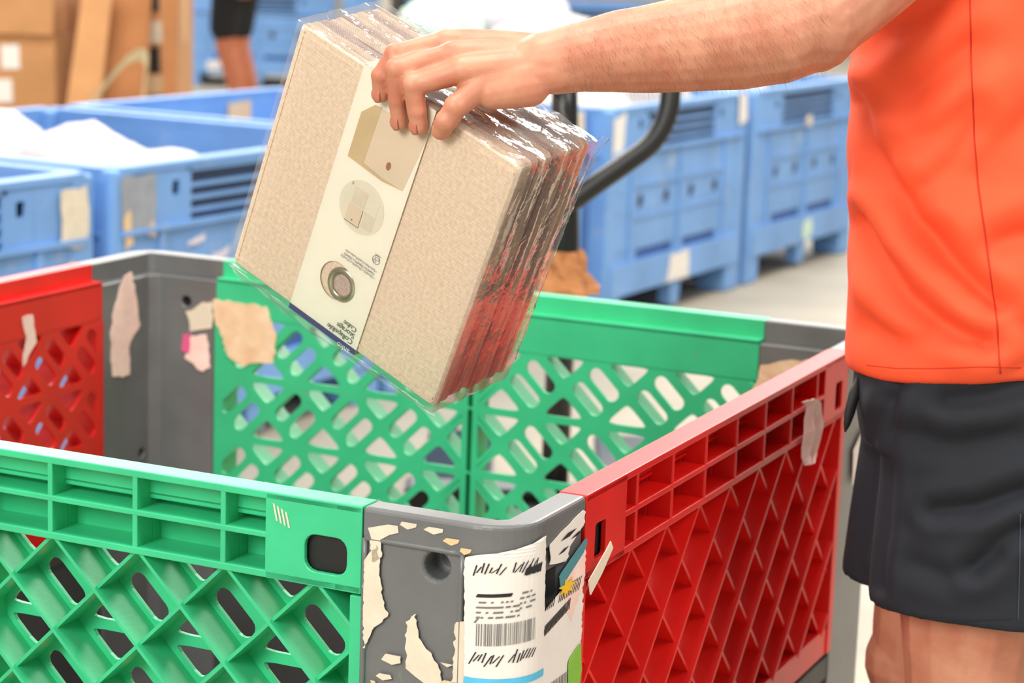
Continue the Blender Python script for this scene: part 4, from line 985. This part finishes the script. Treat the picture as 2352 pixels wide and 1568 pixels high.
pillow('stuffed_bag', inbin(2, .30, -.25, .70), (.20, .22, .18), (0, -.1, .2), white, 'white bag showing between the arm and the blue rim', G, seed=7)
pillow('stuffed_bag', inbin(2, -.08, .36, .90), (.16, .15, .15), (0, .2, .9), white_g, 'mint tinted bag beside the fingers at the top', G, seed=8)
pillow('stuffed_bag', inbin(2, .30, .28, .98), (.22, .20, .16), (.2, 0, .3), lilac, 'pale lilac bag at the top edge above the wrist', G, seed=9)
pillow('stuffed_bag', inbin(2, -.22, -.20, .62), (.28, .25, .17), (0, 0, .8), white, 'white bag behind the plastic wrap corner', G, seed=10)
pillow('stuffed_bag', inbin(3, .0, .05, .66), (.42, .38, .16), (0, 0, .3), lilac, 'pale bag inside the bin next to the orange shirt', G, seed=13)

# ------------------------------------------------------------------ pallet truck with looped handle
pj = empty('pallet_truck', (0, 0, 0), 0, 'black pallet truck handle with curved grip behind the wrapped cubes', 'pallet truck')
dP = 3.9; base = on_z(1300, 1050, 0); top = at(1296, 190, dP); base = Vector((top.x+.01, top.y+.02, 0))
mb = MB(); mb.tube([base+Vector((0, 0, .12)), at(1298, 560, dP), at(1297, 250, dP), top+Vector((0, 0, .03))], [.026, .025, .024, .023], 16); mb.build('shaft', blackp, pj, smooth=True)
cpx = [(1290, 480), (1325, 455), (1380, 415), (1440, 373), (1490, 335), (1520, 295), (1536, 250), (1541, 200), (1538, 130), (1520, 80), (1470, 50), (1400, 55), (1340, 75), (1297, 110)]
P = [at(x, y, dP-.01) for x, y in cpx]; Q = []
for i in range(len(P)-1):
    p0, p1, p2, p3 = P[max(i-1, 0)], P[i], P[i+1], P[min(i+2, len(P)-1)]
    for k in range(5):
        t = k/5; Q.append(.5*((2*p1)+(p2-p0)*t+(2*p0-5*p1+4*p2-p3)*t*t+(3*p1-p0-3*p2+p3)*t**3))
Q.append(P[-1]); mb = MB(); mb.tube(Q, .0185, 14); mb.build('grip_loop', blackm, pj, smooth=True)
mb = MB(); mb.box((base.x-.09, base.y-.07, .06), (base.x+.09, base.y+.10, .24)); mb.build('pump_housing', blackp, pj, bevel=.01)
for sx in (-1, 1):
    mb = MB(); mb.tube([base+Vector((sx*.05-.02, -.02, .09)), base+Vector((sx*.05+.02, -.02, .09))], .088, 20); mb.build('wheel', blackm, pj, bevel=.008)
    mb = MB(); mb.box((base.x+sx*.20-.08, base.y+.10, .06), (base.x+sx*.20+.08, base.y+1.25, .10)); mb.build('fork', blackp, pj, bevel=.006)
mb = MB(); mb.box((base.x-.28, base.y+.06, .08), (base.x+.28, base.y+.14, .26)); mb.build('fork_carriage', blackp, pj, bevel=.008)
# brown wrapping paper bunched round the shaft
mb = MB(); rings = []
for j in range(9):
    f = j/8; c = at(1292+4*f, 575+95*f, dP); rr = .030+.028*f; R = []
    for i in range(26): t = 2*PI*i/26; k = rr*(1+.32*nz(math.cos(t)*2, math.sin(t)*2, f*3)+.12*math.sin(t*7+f*3)); R.append(c+Vector((math.cos(t)*k, math.sin(t)*k, .008*nz(t*2, f*6))))
    rings.append(R)
mb.loft(rings); o = mb.build('wrapping_paper', card_d, None); tag(o, 'bunched brown paper wrapped round the black shaft above the green rim', 'paper')

# ------------------------------------------------------------------ cardboard at the back left
dC = 9.3
def pxz(x, y, d): return at(x, y, d)
def big_carton(x0, x1, ztop, d, depth, mat, label, z0=0.0, rz=0.0):
    a, b = at(x0, 150, d), at(x1, 150, d); wd = b.x-a.x
    e = carton('large_carton', ((a.x+b.x)/2, a.y+depth/2, z0), (wd, depth, ztop-z0), rz, mat, label, 'cardboard at the back'); return e
lo = big_carton(-150, 128, .78, dC, .6, card, 'lower brown carton with two white labels at the left edge')
hi = big_carton(-150, 122, 1.30, dC-.02, .6, card, 'upper brown carton stacked at the top left corner', z0=.786)
def card_label(parent, d, x0, x1, y0, y1, mat=paper, name='paper_label'):
    P = [at(x0, y0, d), at(x1, y0, d), at(x1, y1, d), at(x0, y1, d)]; yy = sum(p.y for p in P)/4
    mb = MB(); mb.add([(p.x-parent.location.x, yy-parent.location.y, p.z-parent.location.z) for p in P]+[(p.x-parent.location.x, yy-parent.location.y+.002, p.z-parent.location.z) for p in P], [(0, 1, 2, 3), (7, 6, 5, 4), (0, 4, 5, 1), (1, 5, 6, 2), (2, 6, 7, 3), (3, 7, 4, 0)])
    o = mb.build(name, mat, parent); return o
def snap_front(o, parent, y):
    for v in o.data.vertices: v.co.y = y-.003 if v.co.y < o.data.vertices[4].co.y-1e-6 else y-.001
l = card_label(lo, dC, 4, 46, 102, 158); 
for i, v in enumerate(l.data.vertices): v.co.y = -.3-.003 if i < 4 else -.3
l = card_label(lo, dC, -20, 26, 182, 236)
for i, v in enumerate(l.data.vertices): v.co.y = -.3-.003 if i < 4 else -.3
def board(pts, d0, d1, th, mat, label, name='cardboard_sheet'):
    """leaning board: four pixel corners (bottom two at depth d0, top two at d1)"""
    P = [at(x, y, d1 if i < 2 else d0) for i, (x, y) in enumerate(pts)]; n = (P[1]-P[0]).cross(P[3]-P[0]).normalized(); n = n if n.y > 0 else -n
    mb = MB(); mb.add(P+[p+n*th for p in P], [(0, 1, 2, 3), (7, 6, 5, 4), (0, 4, 5, 1), (1, 5, 6, 2), (2, 6, 7, 3), (3, 7, 4, 0)])
    o = mb.build(name, mat, None); tag(o, label, 'cardboard', 'cardboard at the back'); return o
def zfloor(x, d):   # pixel y of the floor at depth d
    lo_, hi_ = 0, 2000
    for _ in range(40):
        m_ = (lo_+hi_)/2
        if at(x, m_, d).z > 0: lo_ = m_
        else: hi_ = m_
    return lo_
y9 = zfloor(180, 9.0)
board([(195, -60), (262, -60), (196, y9), (110, y9)], 9.0, 9.25, .02, card, 'slanting brown cardboard sheet right of the stacked cartons')
board([(262, -60), (350, -60), (320, y9), (180, y9)], 9.15, 9.4, .02, card_d, 'darker brown cardboard sheet leaning behind the slanting one')
rc = big_carton(238, 404, 1.05, 9.5, .5, card, 'brown carton with white label and dark strap at the back')
for (x0, x1, y0, y1, mt, nm) in ((272, 310, -12, 28, paper, 'paper_label'), (348, 370, -10, 26, strapm, 'strap'), (338, 374, 48, 98, cream, 'paper_label'), (344, 368, 106, 168, strapm, 'strap'), (326, 372, 172, 216, card_l, 'paper_label')):
    l = card_label(rc, 9.5, x0, x1, y0, y1, mt, nm)
    for i, v in enumerate(l.data.vertices): v.co.y = -.25-.003 if i < 4 else -.25
# arched pale paper sheet
mb = MB(); rings = []
arc = [(205, 235), (235, 195), (265, 158), (295, 126), (318, 112), (335, 112), (342, 130), (338, 165), (330, 240)]
for x, y in arc:
    A = at(x, y, 8.7); B = at(x-8, y+26, 8.72); A2 = at(x, y, 8.95); B2 = at(x-8, y+26, 8.95); rings.append([A, A2, B2, B])
mb.loft(rings); o = mb.build('paper_wrap_roll', M('olive_paper', S(206, 190, 150), .8, .1, 8), None); tag(o, 'arched pale paper sheet in front of the brown carton', 'paper', 'cardboard at the back')
y9 = zfloor(395, 9.3); board([(378, -60), (408, -60), (402, y9), (368, y9)], 9.25, 9.28, .04, card_d, 'narrow upright brown board edge next to the blue far bins')

# ------------------------------------------------------------------ background person
def at_floor(x, d): p = at(x, 100, d); return Vector((p.x, p.y, 0))
bp0 = at_floor(540, 13.0); V = lambda a, b, c: bp0+Vector((a, b, c))
mb = MB()
for sx, fx in ((.02, -.02), (.10, .05)):
    mb.cone(V(fx-.02, sx, .90), V(fx-.04, sx, .56), .085, .062); mb.cone(V(fx-.04, sx, .56), V(fx+.015, sx, .36), .060, .056); mb.cone(V(fx+.015, sx, .36), V(fx+.06, sx, .08), .056, .036); mb.cone(V(fx+.06, sx, .07), V(fx-.09, sx, .03), .036, .028)
mb.loft([[V(.13*math.cos(t*PI/10)*a, .06+.17*math.sin(t*PI/10)*a, z) for t in range(20)] for a, z in ((.75, .84), (.95, .92), (.85, 1.05), (.95, 1.25), (.95, 1.38), (.4, 1.46))])
mb.cone(V(0, .06, 1.42), V(-.02, .06, 1.55), .055, .052); mb.ball(V(-.03, .06, 1.62), (.095, .075, .115)); mb.cone(V(-.118, .06, 1.625), V(-.132, .06, 1.60), .008, .012)
for sy in (-.14, .26): mb.cone(V(0, sy, 1.38), V(.02, sy, 1.10), .05, .042); mb.cone(V(.02, sy, 1.10), V(-.10, sy, .95), .042, .028); mb.cone(V(-.10, sy, .95), V(-.17, sy, .90), .028, .018)
p2 = mb.build('person', skin2); bake(p2, remesh=.012, smooth=3); tag(p2, 'distant person in black shorts, one bare leg visible before the blue bins', 'person')
mb = MB()
for sx, fx in ((.02, -.02), (.10, .05)): mb.cone(V(fx-.02, sx, .90), V(fx-.045, sx, .66), .105, .092)
mb.loft([[V(.15*math.cos(t*PI/10), .06+.18*math.sin(t*PI/10), z) for t in range(20)] for z in (.86, .95, 1.02)])
o = mb.build('shorts', M('black_shorts', S(20, 20, 22), .8, .1, 20), p2); bake(o, remesh=.012, smooth=3)
mb = MB(); mb.loft([[V(.155*math.cos(t*PI/10)*a, .06+.185*math.sin(t*PI/10)*a, z) for t in range(20)] for a, z in ((1, .98), (1, 1.2), (1.05, 1.36), (.6, 1.46))])
for sy in (-.14, .26): mb.cone(V(0, sy, 1.38), V(.015, sy, 1.2), .068, .06)
o = mb.build('shirt', M('dark_shirt', S(32, 34, 40), .8, .1, 20), p2); bake(o, remesh=.012, smooth=3)
# dark racking and a grey stack behind the bags at the top
rk = empty('steel_rack', at_floor(1040, 14.5), 0, 'dark steel rack with a grey board behind the fingers at the top edge', 'rack')
mb = MB()
for x in (-.42, .38): mb.box((x, 0, 0), (x+.06, .06, 2.0)); mb.box((x, .74, 0), (x+.06, .80, 2.0))
mb.build('upright', dgrey, rk)
for z in (.45, 1.05, 1.65): mb = MB(); mb.box((-.42, 0, z), (.44, .8, z+.06)); mb.build('shelf', dgrey, rk)
mb = MB(); mb.box((-.30, .2, .51), (.36, .26, .98)); mb.build('grey_board', dgrey, rk)
